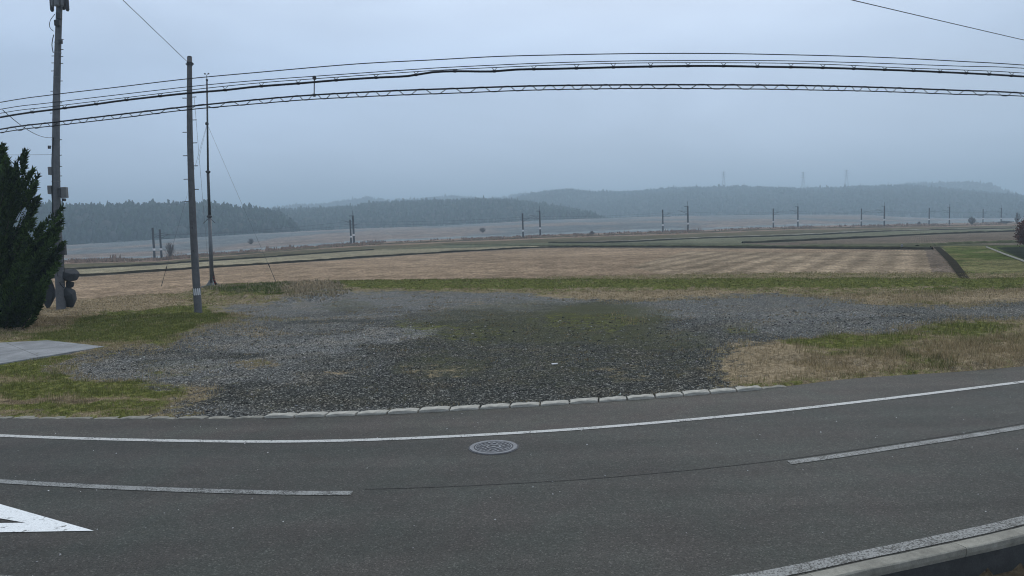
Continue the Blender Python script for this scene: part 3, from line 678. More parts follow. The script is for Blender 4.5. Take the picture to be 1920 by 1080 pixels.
# ---------------------------------------------------------------- utility poles
def steps(mb, B, Tp, spots, side, L=.17, axf=None):
    for px, py in spots:
        p = at(px, py, B[1]); k = (p[2]-B[2])/(Tp[2]-B[2]); c = axf(p[2])
        mb.tube([c, c+np.array([side*(L+.05+.17*(1-.45*k)), -.02, .0])], .02, 5)
def pole2():
    B = g(372, 588, .0); Y = B[1]; Tp = at(355.5, 108, Y); Y0 = Y
    CL = spline([at(x, y, Y) for x, y in ((372,588),(366.2,500),(362,420),(358.8,345),(356.2,260),(355.4,190),(355.5,108))], 40); CL[:, 1] = Y
    axp = lambda z: np.array([np.interp(z, CL[:, 2], CL[:, 0]), Y, z])
    e = empty('utility_pole', tuple(B), 'plain grey concrete pole with step bolts standing at the left corner of the gravel lot', 'utility pole')
    m = MB(); zs = np.linspace(0, Tp[2], 16); m.tube([B-np.array([0, 0, .3])]+[axp(z) for z in zs], [.185]+[.185-.075*t for t in np.linspace(0, 1, 16)], 20); m.build('pole', MT['pole'], e, smooth=True)
    c = MB(); c.tube([Tp, Tp+np.array([0, 0, .06])], [.112, .09], 16)
    c.build('cap', MT['dark'], e)
    b = MB()
    for yy in (118, 121.5): p = at(355.7, yy, Y); b.tube([p-np.array([0, 0, .03]), p+np.array([0, 0, .03])], .135, 14)
    b.box(at(355.7, 120, Y), (.36, .06, .06)); b.build('clamp', MT['dark'], e)
    st = MB(); steps(st, B, Tp, [(347,184),(347,248),(347,292),(349,336),(351,378)], -1, axf=axp); steps(st, B, Tp, [(364,182),(364,225),(366,268),(368,311),(370,355)], 1, axf=axp)
    st.build('step_bolt', MT['dark'], e)['kind'] = 'stuff'
    # numbered plate band: white stripes
    z0, z1 = axp(at(370, 553.5, Y)[2]), axp(at(370, 540, Y)[2])
    w = MB(); w.tube([z0, z1], .186, 20, False); w.build('plate_band', MT['dark'], e)
    for k in range(4):
        a = math.atan2(-Y, -z0[0])+(-.75+k*.5); cx = (z0+z1)/2; d = np.array([math.cos(a), math.sin(a), 0])
        q = MB(); q.box(cx+d*.188, (.012, .052, (z1[2]-z0[2])*.95), Matrix.Rotation(a, 3, 'Z')); q.build('white_stripe', MT['white'], e)
    bl = MB()
    for (x, y) in ((360.5,427),(362.5,470)): bl = MB(); bl.box(at(x, y, Y-.15), (.05, .04, .09)); bl.build('bolt_plate', MT['dark'], e)
    return B, Tp, Y
B2, T2, Y2 = pole2()
def pole1():
    B = g(115, 581, 0); Y = B[1]; Tp = at(113.5, -42, Y)
    CL = spline([at(x, y, Y) for x, y in ((115,581),(110.5,490),(106.3,400),(105,320),(105,250),(106.3,170),(108.5,90),(111,20),(113.5,-42))], 60)
    axf = lambda z: np.array([np.interp(z, CL[:, 2], CL[:, 0]), Y, z]); ax = lambda py: axf(at(110, py, Y)[2])
    e = empty('antenna_pole', tuple(B), 'tall grey concrete pole with antennas on top and boxes on its sides beside the conifer', 'utility pole')
    m = MB(); m.tube([B-np.array([0, 0, .3])]+[axf(Tp[2]*t) for t in np.linspace(0, 1, 22)], [.24]+[.235-.10*t for t in np.linspace(0, 1, 22)], 20); m.build('pole', MT['pole_old'], e, smooth=True)
    for py in (80, 98.5, 145, 190, 237, 262, 275, 340, 392, 508, 532):
        b = MB(); c = ax(py); k = (c[2])/(Tp[2]); r = .235-.10*k; b.tube([c-np.array([0, 0, .025]), c+np.array([0, 0, .025])], r+.012, 18); b.build('steel_band', MT['grey'], e)
    st = MB(); steps(st, B, Tp, [(102,105),(101,118),(101,133),(100,171),(99,212)], -1, .14, axf); steps(st, B, Tp, [(118,74),(118,93),(117,106),(116,119),(115,152),(114,193),(114,262),(114,291),(113,312),(112,330)], 1, .14, axf)
    st.build('step_bolt', MT['dark'], e)['kind'] = 'stuff'
    # antenna head
    for dx, dy, w, mt in ((-.40, -.05, .17, 'dark'), (0, -.28, .24, 'grey'), (.40, -.05, .17, 'dark'), (-.24, -.22, .15, 'grey'), (.24, -.22, .15, 'grey'), (0, .3, .2, 'dark')):
        lo = ax(22)[2]+(0 if abs(dx) > .3 else .18); a = MB(); c = ax(0)
        a.tube([(c[0]+dx, c[1]+dy, lo), (c[0]+dx, c[1]+dy, lo+.08), (c[0]+dx, c[1]+dy, lo+2.0), (c[0]+dx, c[1]+dy, lo+2.06)], [w*.3, w*.55, w*.55, w*.3], 10)
        a.build('antenna_panel', MT[mt], e)
    br = MB(); c = ax(12)
    for dz in (.1, 1.4):
        for a in range(6): q = a*math.pi/3; br.tube([c+np.array([0, 0, dz]), c+np.array([.42*math.cos(q), .28*math.sin(q), dz])], .02, 5)
    br.tube([c+np.array([0, 0, -.1]), c+np.array([0, 0, 2.2])], .07, 10); br.build('antenna_bracket', MT['dark'], e)
    jb = MB(); c = ax(32); 
    for o_, z_ in (((.12, -.2, 0), (.2, .2, .3)), ((0, -.16, -.35), (.26, .2, .28)), ((.1, -.16, -1.3), (.12, .12, .2))): jb = MB(); jb.box(c+np.array(o_), z_); jb.build('junction_box', MT['dark'], e)
    lc = MB(); P = [ax(28)+np.array([-.1, -.18, 0]), ax(40)+np.array([-.32, -.2, 0]), ax(52)+np.array([-.34, -.2, 0]), ax(60)+np.array([-.14, -.2, 0])]; lc.tube(spline(P, 20), .016, 5)
    P = [ax(66)+np.array([-.17, -.12, 0]), ax(84)+np.array([-.24, -.12, 0]), ax(100)+np.array([-.16, -.12, 0])]; lc.tube(spline(P, 20), .022, 5); lc.build('cable_loop', MT['black'], e)
    def bx(x0, y0, x1, y1, dep, mt, name='equipment_box'):
        c = (at(x0, y0, Y-dep)+at(x1, y1, Y-dep))/2; w = abs(at(x1, y0, Y-dep)[0]-at(x0, y0, Y-dep)[0]); h = abs(at(x0, y0, Y-dep)[2]-at(x0, y1, Y-dep)[2])
        q = MB(); q.box(c, (w, .22, h)); o = q.build(name, MT[mt], e); bv = o.modifiers.new('bevel', 'BEVEL'); bv.width = .012; bv.segments = 2; return o
    bx(92,313,101,328,.1,'grey'); bx(91,348,98,364,.1,'grey'); bx(114,351,126,371,.12,'grey'); bx(111,353,116,370,.15,'dark'); bx(116,458,123,478,.1,'dark'); bx(118,372,122,377,.1,'dark')
    cb = MB()
    for pts in ([(100,258),(97,300),(98,340),(98,420),(101,480)], [(116,371),(118,390),(119,430)], [(97,364),(99,400),(99,450)], [(119,478),(120,500),(121,515)], [(107,510),(112,530),(120,540)]):
        cb.tube(spline([at(x, y, Y-.22) for x, y in pts], 24), .018, 5)
    cb.build('side_cable', MT['black'], e)
    iw = MB()
    for x, y in ((91,276),(94,276)): iw.tube([at(x, y-3, Y-.1), at(x, y+3, Y-.1)], .035, 6)
    iw.build('insulator', MT['dark'], e)
    bp = MB(); bp.box(at(112,524,Y-.24), (.2,.02,.3)); bp.build('number_plate', MT['pole'], e)
    return B, Tp, Y, ax
B1, T1, Y1, ax1 = pole1()
simple_wire('span_wire', at(354, 118.5, Y2), at(195, -34, 26), .012, MT['cable'], 'thin wire running from the top of the plain pole up out of the picture')
simple_wire('guy_strand', on_rib(5, 206), at(97, 258, Y1-.1), .012, MT['cable'], 'thin wire dropping from the overhead cables to the antenna pole', sag=.25)
simple_wire('span_wire', at(-60, 291, Y1+2), at(98, 290, Y1), .008, MT['cable'], 'thin faint wire reaching the antenna pole from the left edge')
simple_wire('span_wire', on_rib(1560, -12)-(at(1990, 89, 30)-on_rib(1560, -12))*.9, on_rib(1560, -12)+(at(1990, 89, 30)-on_rib(1560, -12))*1.9, .012, MT['cable'], 'lone thin wire crossing the upper right corner of the sky', sag=.05)
# ---------------------------------------------------------------- weather mast
def mast():
    B = g(398, 538, 0); Y = B[1]; A = lambda x, y: at(x, y, Y)
    e = empty('weather_mast', tuple(B), 'slim steel mast with a small wind sensor on top behind the plain pole', 'mast')
    def seg(pts, r0, r1, nm='mast_section', mt='steel'):
        m = MB(); n = len(pts); m.tube([A(*p) for p in pts], [r0+(r1-r0)*i/(n-1) for i in range(n)], 12); return m.build(nm, MT[mt], e, smooth=True)
    seg([(397.5,530),(393,408)], .15, .125); seg([(393,408),(390,322)], .105, .10, mt='dark'); seg([(390,322),(388,150)], .07, .055, mt='dark'); seg([(388,150),(387.7,141)], .03, .02, mt='dark')
    for (x, y, r, h) in ((390,322,.17,.16),(388,232,.12,.2),(392.5,406,.18,.16),(388,150,.08,.12)):
        m = MB(); c = A(x, y); m.tube([c-np.array([0, 0, h/2]), c-np.array([0, 0, h/4]), c+np.array([0, 0, h/4]), c+np.array([0, 0, h/2])], [r*.7, r, r, r*.7], 12); m.build('collar', MT['dark'], e)
    an = MB(); c = A(387.7, 141)
    for s_ in (-1, 1): an.tube([c, c+np.array([s_*.13, 0, .1])], .012, 5); an.tube([c+np.array([s_*.13, -.0, .06]), c+np.array([s_*.13, 0, .1]), c+np.array([s_*.13, 0, .15])], [.04, .075, .04], 8)
    an.build('wind_sensor', MT['dark'], e)
    br = MB(); c = A(392.5, 408)
    for s_ in (-1, 1): br.tube([c, c+np.array([s_*.45, -.1, -.42])], .02, 5)
    br.build('brace', MT['dark'], e)
    bs = MB(); c = B
    for k in range(4):
        a = math.pi/4+k*math.pi/2; d = np.array([math.cos(a), math.sin(a), 0])
        bs.add([c+d*.12+np.array([0,0,.6]), c+d*.55, c+d*.1, c+d*.1+np.cross(d, [0,0,1])*.03, c+d*.55+np.cross(d, [0,0,1])*.03, c+d*.12+np.array([0,0,.6])+np.cross(d, [0,0,1])*.03], [(0,1,2),(5,3,4),(0,5,4,1),(0,2,3,5)])
    bs.box(c+np.array([-.05, 0, .04]), (1.15, .9, .14)); bs.build('base', MT['slab'], e)
    bd = MB()
    pts = spline([A(396.5,500), A(399,512), A(402,528), A(406,537)]+[at(407,552,Y-1.5), at(411,572,Y-4)], 26)
    bd.tube(pts, .045, 6); bd.build('banded_cable', MT['red'], e); bk = MB(); bk.tube([p+np.array([.07, .01, 0]) for p in pts], .02, 6); bk.build('black_cable', MT['black'], e)
    for (x, y, gx, gy, l) in ((390,236,519,531,'guy wire running down right from the mast to its turnbuckle in the field'),(390,236,465,560,''),(387,236,302,537,'guy wire running down left from the mast to the dry field'),(365,182,398,540,'')):
        if not l: continue
        Q = g(gx, gy, 0); simple_wire('guy_wire', A(x, y), Q, .008, MT['steel'], l, sag=.05)
        d = (A(x, y)-Q); d /= np.linalg.norm(d); m = MB(); m.tube([Q+d*1.3, Q+d*1.7], .035, 6); m.tube([Q-np.array([0, 0, .1]), Q+d*1.4], .016, 6)
        tag(m.build('guy_anchor', MT['dark'], loc=tuple(Q)), 'dark anchor rod and turnbuckle of the %s guy wire' % ('right' if gx > 400 else 'left'), 'anchor')
    simple_wire('guy_wire', at(364,182,Y2), at(391,505,Y+3), .007, MT['steel'], 'thin guy wire falling between the plain pole and the mast')
    simple_wire('guy_wire', at(388,236,Y+.1), at(372,300,Y+2), .007, MT['steel'], 'short guy wire slanting from the mast behind the plain pole')
mast()
# ---------------------------------------------------------------- dark stones by the antenna pole
def boulder(px, py_top, py_bot, w_px, Y, label, seed, sq=.8, mt='stone', zb=None):
    a = at(px, py_bot, Y); b = at(px, py_top, Y); h = b[2]-a[2]; w = w_px*Y/F*1.02; r = random.Random(seed)
    me = bpy.data.meshes.new('boulder'); import bmesh
    bm = bmesh.new()
    for k in range(26):
        d = Vector((r.gauss(0, 1), r.gauss(0, 1), r.gauss(0, 1))).normalized(); bm.verts.new(Vector([max(-.72, min(.72, c))*r.uniform(.85, 1) for c in d]))
    hull = bmesh.ops.convex_hull(bm, input=bm.verts); bmesh.ops.delete(bm, geom=[v for v in bm.verts if not v.link_faces], context='VERTS')
    bmesh.ops.bevel(bm, geom=list(bm.edges), offset=.05, segments=1, affect='EDGES')
    mx = [max(abs(v.co[i]) for v in bm.verts) for i in range(3)]
    for v in bm.verts: v.co = Vector((v.co.x/mx[0]*w/2, v.co.y/mx[1]*w*sq/2, (v.co.z/mx[2]+1)*h/2))
    bm.to_mesh(me); bm.free(); me.materials.append(MT[mt]); o = bpy.data.objects.new('boulder', me); COL.objects.link(o); o.location = tuple(a); tag(o, label, 'stone'); return o
boulder(94, 522, 579, 30, Y1+.3, 'dark upright stone to the left of the antenna pole base', 11)
boulder(130, 537, 577, 24, Y1+.2, 'dark lower stone to the right of the antenna pole base', 5)
boulder(131, 500, 530, 30, Y1+.25, 'dark angular stone topmost of the stack right of the antenna pole', 23)
boulder(131, 526, 540, 15, Y1+.25, 'small dark stone wedged between the two larger ones in the stack', 31)
# ---------------------------------------------------------------- conifer at left
def plume(Vs, Fs, Cs, base, tip, r, n, rg, base_col):
    ax = tip-base; L = np.linalg.norm(ax); ax /= L
    u = np.cross(ax, [.3, .2, 1.]); u /= np.linalg.norm(u); w = np.cross(ax, u)
    t = rg.random(n)**.85; ang = rg.random(n)*2*np.pi; rad = r*np.sin(np.clip((t*.86+.14), 0, 1)*np.pi)**.7*(.35+.65*rg.random(n)**.5)
    rad = r*(1-t**2.2)*(.5+.5*np.minimum(1, t*5))*(.4+.6*np.sqrt(rg.random(n)))
    P = base+np.outer(t*L, ax)+(np.cos(ang)*rad)[:, None]*u+(np.sin(ang)*rad)[:, None]*w
    out = (np.cos(ang))[:, None]*u+(np.sin(ang))[:, None]*w
    d = ax*1.0+out*(.45+.3*rg.random((n, 1)))+rg.normal(0, .25, (n, 3)); d /= np.linalg.norm(d, axis=1)[:, None]
    ln = (.10+.18*rg.random(n)); s = np.cross(d, rg.normal(0, 1, (n, 3))); s /= np.linalg.norm(s, axis=1)[:, None]; wd_ = (.022+.022*rg.random(n))[:, None]
    V = np.stack([P-s*wd_, P+s*wd_, P+d*ln[:, None]*.6+s*wd_*.8, P+d*ln[:, None]], 1)
    k = (.5+1.0*rg.random(n))[:, None]*rg.uniform(.55, 1.6); c = base_col*k
    Vs.append(V.reshape(-1, 3)); Cs.append(np.repeat(c, 4, 0)); Fs.append(n)
def conifer():
    Y = g(0, 618)[1]; Bp = g(-28, 615, 0); rg = np.random.default_rng(5)
    e = empty('conifer_tree', tuple(Bp), 'big dark green juniper with flame-shaped upswept branches at the left edge', 'tree')
    Vs, Fs, Cs = [], [], []; tk = MB()
    tk.tube([Bp-np.array([0,0,.2]), Bp+np.array([0,0,2.5]), Bp+np.array([.1,0,5.5])], [.2,.14,.05], 10)
    # silhouette tips traced, plus filled body
    tips = [(5,272,40),(-30,262,40),(14,300,36),(48,282,14),(47,300,20),(62,318,13),(66,345,20),(72,330,8),(25,318,26),(-60,280,50),(30,345,34),(68,372,10),(50,360,22),(60,400,18),(72,372,10),(52,395,12),(118,388,7),(116,415,13),(110,430,20),(100,425,16),(95,440,22),(80,418,12),(76,440,22),(60,425,18),(118,455,14),(112,480,20),(100,470,26),(90,500,34),(75,470,32),(55,455,36),(30,462,26),(8,430,30),(-20,400,60),(30,500,50),(60,530,46),(80,545,36),(10,480,60),(0,540,66),(30,565,50),(-50,480,70),(-60,560,70),(20,380,40),(0,360,44)]
    core = Bp+np.array([0, 0, 1.0]); col = np.array([.042, .072, .016])
    def one(tip, base, r, n): plume(Vs, Fs, Cs, base, tip, r, n, rg, col); tk.tube([base, base+(tip-base)*.5], [.018, .006], 5)
    for x, y, w in tips:
        for rep in range(2):
            yd = Y+rg.uniform(-1.2, 1.0)*(.25 if rep == 0 else 1.2); tp = at(x+rg.uniform(-3, 3)*rep, y+rep*rg.uniform(4, 16), yd)
            L = 1.0+w*.022; inw = np.array([(core[0]-tp[0]), (core[1]-tp[1])])*.36
            bs = tp+np.array([inw[0], inw[1], -L]); bs[2] = max(bs[2], .15); one(tp, bs, max(.09, w*.5*Y/F*.62), int(60+w*13))
    # ellipsoidal body
    for k in range(230):
        zc = rg.uniform(.25, 7.0); prof = np.interp(zc, [0,.3,.8,1.7,2.7,3.5,4.1,5.5,7,7.6], [1.0,1.3,1.8,2.5,2.9,2.6,1.25,1.2,.8,.2]); a = rg.uniform(0, 2*np.pi); rr = prof*math.sqrt(rg.uniform(.2, 1))*.93
        c = np.array([Bp[0]+rr*math.cos(a)*1.0, Bp[1]+rr*math.sin(a)*.8, zc]); d = np.array([math.cos(a)*.65, math.sin(a)*.65, 1]); L = rg.uniform(.8, 1.5)
        one(c+d*L*.5, c-d*L*.5, rg.uniform(.18, .34), 260)
    V = np.concatenate(Vs); C_ = np.concatenate(Cs); mid = V.reshape(-1, 4, 3).mean(1); uu, vv = proj(mid)
    gap = (inpoly(uu, vv, [(22,428),(30,402),(48,386),(54,398),(44,412),(40,428)]) | inpoly(uu, vv, [(50,432),(58,428),(68,447),(62,452)]) | inpoly(uu, vv, [(34,300),(38,296),(42,330),(36,334)])) & (rg.random(len(uu)) > .04)
    kp = np.repeat(~gap, 4); V = V[kp]; C_ = C_[kp]; n = len(V)//4; o = npmesh('foliage', V-Bp, np.arange(n*4).reshape(n, 4), MT['foliage'], {'tint': C_}, smooth=False); o.parent = e
    tk.build('trunk', MT['bark'], e)
conifer()
# ---------------------------------------------------------------- railway posts
RP = [(290,486,427,0),(303,484,430,0),(658.5,458,412,0),(664,457,404,1),(981,447,400,0),(1013,443,395,1),(1243,435,393,0),(1290,434,386,1),(1450,427,391,0),(1496,426,387,1),(1615,424,391,0),(1658,424,386,1),(1742,421,390,0),(1780,421,388,1),(1843,418,392,0),(1877,418,390,1)]
def post_proto(kind):
    nm = 'railway_post'; e = empty(nm, (0, 0, 0), 'x', 'railway post'); m = MB(); m.tube([(0,0,-.5),(0,0,8)], [.30,.25], 10); m.build('pole', MT['dark'], e)
    b = MB(); b.tube([(0,0,2.2),(0,0,2.75)], .31, 10); b.build('white_band', MT['white'], e)
    a = MB(); s_ = -1 if kind else 1
    a.tube([(0,0,6.3),(s_*3.2,0,6.6)], .045, 5); a.tube([(0,0,5.4),(s_*2.2,0,6.45)], .045, 5); a.tube([(0,0,5.4),(s_*2.7,0,5.5)], .04, 5); a.build('bracket_arm', MT['dark'], e)
    if kind:
        t = MB(); t.tube([(0,0,8),(0,0,9.4)], .06, 5); t.tube([(-1.1,0,7.9),(.2,0,7.9)], .09, 5); t.build('top_extension', MT['dark'], e)
    return e
PR = {}
NL = ['leftmost railway post, standing left of the bare bush','second railway post from the left, beside the bare bush','shorter post of the close railway pair in front of the middle wooded hill','taller post of the close railway pair in front of the middle wooded hill',
 'shorter railway post left of the taller one below the gap between the hills','taller railway post below the end of the middle wooded hill','shorter post of the railway pair left of the picture centre-right','tallest looking railway post, with a short arm at its top',
 'shorter railway post of the pair below the second pylon from the right','taller railway post below the middle pylon','shorter railway post right of the rightmost pylon','taller railway post in line with the faint valley pylon',
 'shorter railway post left of the lone round tree','taller railway post just left of the lone round tree','shorter far railway post between the two small far trees','rightmost railway post, near the small bare tree']
NL[6] = 'shorter railway post, seventh from the left'; NL[4] = 'shorter railway post, fifth from the left'; NL[8] = 'shorter railway post, ninth from the left'
for i, (x, y, yt, kd) in enumerate(RP):
    p = tg(x, y); R = p[1]; hp = at(x, yt, R)[2]-p[2]; sc = hp/8
    if kd not in PR: PR[kd] = post_proto(kd); o = PR[kd]; o.location = tuple(p); o['label'] = NL[i]; o['group'] = 'railway posts across the fields'; o.scale = (sc,)*3
    else: dup(PR[kd], tuple(p), NL[i], 'railway posts across the fields', None, sc)
POS = [tg(x, y) for x, y, yt, kd in RP]; HT = [at(x, yt, p[1])[2]-p[2] for (x, y, yt, kd), p in zip(RP, POS)]
for par, lb in ((0, 'faint contact wire strung along the nearer row of shorter railway posts'), (1, 'faint contact wire strung along the row of taller railway posts')):
    mb = MB(); P = []
    for k in range(par, len(RP), 2):
        p = POS[k]; q = np.array([p[0]+(2.6 if par == 0 else -2.6), p[1], p[2]+HT[k]*.78])
        if P: a = P[-1]; P += [a+(q-a)*t-np.array([0, 0, .6*4*t*(1-t)]) for t in (.25, .5, .75)]
        P.append(q)
    mb.tube(P, .02, 4); tag(mb.build('contact_wire', MT['dark'], loc=tuple(P[0])), lb, 'wire')
PR[0]['group'] = PR[1]['group'] = 'railway posts across the fields'
# ---------------------------------------------------------------- hills and their woods
def wood(name, P, hgt, conf, rg, tintc, tintb, wide=.28):
    n = len(P); isC = rg.random(n) < conf
    Vs, Fs, Cs = [], [], []; base = 0
    # conifer template: two stacked 6-gon cones ; broadleaf: 3-ring lump
    def rings(spec, k=6):
        V = []; Fa = []
        for (z, r) in spec:
            for j in range(k): a = 2*math.pi*j/k; V.append((r*math.cos(a), r*math.sin(a), z))
        for i in range(len(spec)-1):
            for j in range(k): Fa.append((i*k+j, i*k+(j+1) % k, (i+1)*k+(j+1) % k, (i+1)*k+j))
        return np.array(V), np.array(Fa)
    for sel, spec, tint, w in ((isC, [(0,.5),(.12,1),(.55,.5),(.5,.72),(.85,.22),(1.0,.02)], tintc, wide), (~isC, [(0,.4),(.3,1),(.6,1.05),(.85,.6),(.95,.1)], tintb, wide*1.5)):
        V0, F0 = rings(spec); m = sel.sum(); 
        if not m: continue
        h = hgt[sel]*(1 if tint is tintc else .8); a = rg.random(m)*6.28; ww = h*w*rg.uniform(.75, 1.25, m)
        c, s_ = np.cos(a), np.sin(a); J = rg.normal(0, .13, (m, len(V0), 3))
        X = V0[None]+J*np.array([1, 1, .25]); 
        x = (X[..., 0]*c[:, None]-X[..., 1]*s_[:, None])*ww[:, None]; y = (X[..., 0]*s_[:, None]+X[..., 1]*c[:, None])*ww[:, None]; z = X[..., 2]*h[:, None]
        V = np.stack([x, y, z], -1)+P[sel][:, None, :]; F_ = F0[None]+(np.arange(m)*len(V0))[:, None, None]+base
        base += m*len(V0); col = np.array(tint)*rg.uniform(.55, 1.5, (m, 1)); Vs.append(V.reshape(-1, 3)); Fs.append(F_.reshape(-1, 4)); Cs.append(np.repeat(col, len(V0), 0))
    o = npmesh(name, np.concatenate(Vs), np.concatenate(Fs), MT['forest'], {'tint': np.concatenate(Cs)}, smooth=False); return tag(o, kind='stuff')
def hill(crest, foot_R, crest_R, th, conf, sp, label, seed, tintc=(.020,.034,.018), tintb=(.045,.042,.032), foot_y=None, wide=.28):
    rg = np.random.default_rng(seed); cx = np.array([c[0] for c in crest], float); cy = np.array([c[1] for c in crest], float)
    nu = 160; us = np.linspace(cx[0], cx[-1], nu); ts = np.linspace(0, 1.7, 26)
    azs = np.array([azpx(u) for u in us])
    def zc(u, R): return zat(u, float(np.interp(u, cx, cy)), R)
    ZC = np.array([zc(u, crest_R)-th*.92 for u in us])
    def H_(az, t):
        R = foot_R+(crest_R-foot_R)*t; X, Y = R*np.sin(az), R*np.cos(az); z0 = terr(X, Y)-2; top = np.interp(az, azs, ZC)
        k = np.where(t < 1, np.sin(np.clip(t, 0, 1)*np.pi/2)**.9, np.cos(np.clip(t-1, 0, 1)*np.pi/2)**.8)
        lump = (fbm(X, Y, 1/(60+.05*crest_R), 4)-.5)*np.clip(t*(1-t)*4, 0, 1)*.35*np.maximum(0, top-z0)
        return X, Y, z0+np.maximum(0, top-z0)*k+lump
    A, T_ = np.meshgrid(azs, ts); X, Y, Z = H_(A, T_); ny, nx = A.shape; ii = np.arange((ny-1)*(nx-1)); r_, c_ = ii//(nx-1), ii % (nx-1); q = r_*nx+c_
    tag(npmesh('hill', np.c_[X.ravel(), Y.ravel(), Z.ravel()], np.c_[q, q+nx, q+nx+1, q+1], MT['hill']), kind='structure')
    wdt = abs(azs[-1]-azs[0])*crest_R; dep = (crest_R-foot_R)*1.1; n = int(wdt*dep/sp**2)
    az = rg.uniform(azs[0], azs[-1], n); t = rg.uniform(.0, 1.12, n)
    # denser rim
    n2 = int(wdt/sp*2.2); az = np.r_[az, rg.uniform(azs[0], azs[-1], n2)]; t = np.r_[t, rg.uniform(.93, 1.05, n2)]
    X, Y, Z = H_(az, t); top = np.interp(az, azs, ZC); z0 = terr(X, Y)
    hh = th*rg.uniform(.62, 1.0, len(az))*np.where(rg.random(len(az)) < .05, 1.25, 1)*np.clip((top-z0+th)/(th*1.2), .35, 1)
    wood('forest', np.c_[X, Y, Z-.3], hh, conf, rg, tintc, tintb, wide)
hill([(-500,370),(-100,376),(0,378),(120,381),(200,383),(300,380),(400,380),(450,384),(500,389),(530,396),(552,412),(568,430)], 600, 760, 11, .88, 4.6, 'a', 1)
hill([(430,396),(520,390),(600,388),(650,385),(700,378),(760,376),(820,374),(900,372),(960,374),(1000,378),(1050,385),(1100,396),(1145,408)], 760, 1050, 10, .75, 5.6, 'b', 2)
hill([(900,402),(935,384),(975,368),(1010,361),(1060,358),(1090,359),(1120,360),(1180,359),(1210,356),(1250,353),(1300,351),(1360,352),(1500,352),(1580,349),(1640,348),(1700,347),(1740,350),(1800,354),(1860,360),(1920,364),(2300,372),(2700,372)], 1080, 1650, 11, .7, 8, 'd', 3)
hill([(440,400),(510,388),(560,384),(610,380),(650,374),(690,370),(720,374),(760,374),(800,370),(850,366),(900,369),(945,367),(980,360),(1030,357),(1060,353),(1090,356),(1120,360),(1180,364),(1260,372)], 1600, 2050, 13, .6, 13, 'c', 4)
hill([(1600,372),(1670,348),(1700,343),(1740,340),(1800,338),(1835,338),(1855,342),(1880,350),(1910,362),(1990,374)], 1750, 2150, 12, .5, 14, 'e', 5)
# ---------------------------------------------------------------- pylons
def pylon(x, ytop, ybot, R, label, arms=3):
    p = at(x, ybot, R); top = at(x, ytop, R); h = top[2]-p[2]; z0 = p[2]-14; hh = top[2]-z0; e = empty('pylon', (p[0], p[1], z0), label, 'pylon', 'pylons on the far ridge')
    m = MB(); w0 = hh*.10; w1 = hh*.018; r = .28
    def corner(k, t): s_ = [(-1,-1),(1,-1),(1,1),(-1,1)][k % 4]; w = w0+(w1-w0)*min(1, t/.8); return np.array([p[0]+s_[0]*w, p[1]+s_[1]*w, z0+hh*t])
    for k in range(4): m.tube([corner(k, 0), corner(k, .8), corner(k, 1)], r, 4)
    for i in range(9):
        for k in range(4): m.tube([corner(k, i/9), corner(k+1, (i+1)/9)], r*.6, 3)
    m.build('tower', MT['lattice'], e)
    for i in range(arms):
        t = .95-.11*i; a = MB(); L = hh*(.10+.02*i); c = np.array([p[0], p[1], z0+hh*t]); a.tube([c-np.array([L,0,0]), c+np.array([0,0,hh*.03]), c+np.array([L,0,0])], r*.7, 4); a.tube([c-np.array([L,0,0]), c+np.array([L,0,0])], r*.7, 4); a.build('cross_arm', MT['lattice'], e)
pylon(1357, 321, 350, 1700, 'faint lattice pylon leftmost of those on the wooded ridge')
pylon(1506, 322, 350, 1700, 'middle lattice pylon on the wooded ridge')
pylon(1587, 318, 350, 1660, 'tallest lattice pylon on the wooded ridge, rightmost of the three')
pylon(1681, 372, 406, 860, 'faint pylon standing low in front of the wooded slope')
# ---------------------------------------------------------------- bare bushes and small trees
def bush(px, py, w_px, h_px, mat, label, seed, name='bare_bush', cat='bush', n=60, leaf=0, col=(.1,.07,.06), p=None):
    p = tg(px, py) if p is None else p; r = random.Random(seed); k = p[1]/F; w = w_px*k; h = h_px*k
    e = empty(name, tuple(p), label, cat); tk = MB(); tk.tube([p-np.array([0,0,.2]), p+np.array([0,0,h*.25])], [h*.03, h*.022], 6); tk.build('trunk', MT['bark'], e)
    m = MB(); rt = max(k*.35, .02); ends = []
    for i in range(n):
        a = r.uniform(0, 6.28); q = p+np.array([0, 0, h*r.uniform(.0, .2)]); el = r.uniform(-.15, 1.5); rr = r.uniform(.6, 1); d = np.array([math.cos(a)*math.cos(el)*w*.5*rr, math.sin(a)*math.cos(el)*w*.5*rr, h*(.45+.5*math.sin(el)*rr)-(q[2]-p[2])])
        mid = q+d*.5+np.array([d[0]*.12, d[1]*.12, -h*.05]); end = p+np.array([d[0], d[1], d[2]+(q[2]-p[2])]); m.tube([q, mid, end], [rt*1.2, rt*.8, rt*.4], 3); ends += [mid, end]
        for j in range(3): m.tube([mid+(end-mid)*r.random(), end+np.array([r.uniform(-.12, .12)*w, r.uniform(-.12, .12)*w, r.uniform(-.15, .05)*h])], rt*.45, 3); 
    m.build('branches', mat, e)
    if leaf:
        rg = np.random.default_rng(seed); E = np.array(ends)[rg.integers(0, len(ends), leaf)]+rg.normal(0, 1, (leaf, 3))*np.array([w*.09, w*.09, h*.08]); s1 = rg.normal(0, 1, (leaf, 3)); s1 /= np.linalg.norm(s1, axis=1)[:, None]; s2 = np.cross(s1, rg.normal(0, 1, (leaf, 3))); s2 /= np.linalg.norm(s2, axis=1)[:, None]
        z = w*.035; E[:, 2] = np.maximum(E[:, 2], p[2]); V = np.stack([E-s1*z, E+s2*z, E+s1*z, E-s2*z], 1).reshape(-1, 3)-p
        o = npmesh('leaves', V, np.arange(leaf*4).reshape(-1, 4), MT['foliage'], {'tint': np.repeat(np.array(col)*rg.uniform(.6, 1.4, (leaf, 1)), 4, 0)}, smooth=False); o.parent = e
    return e
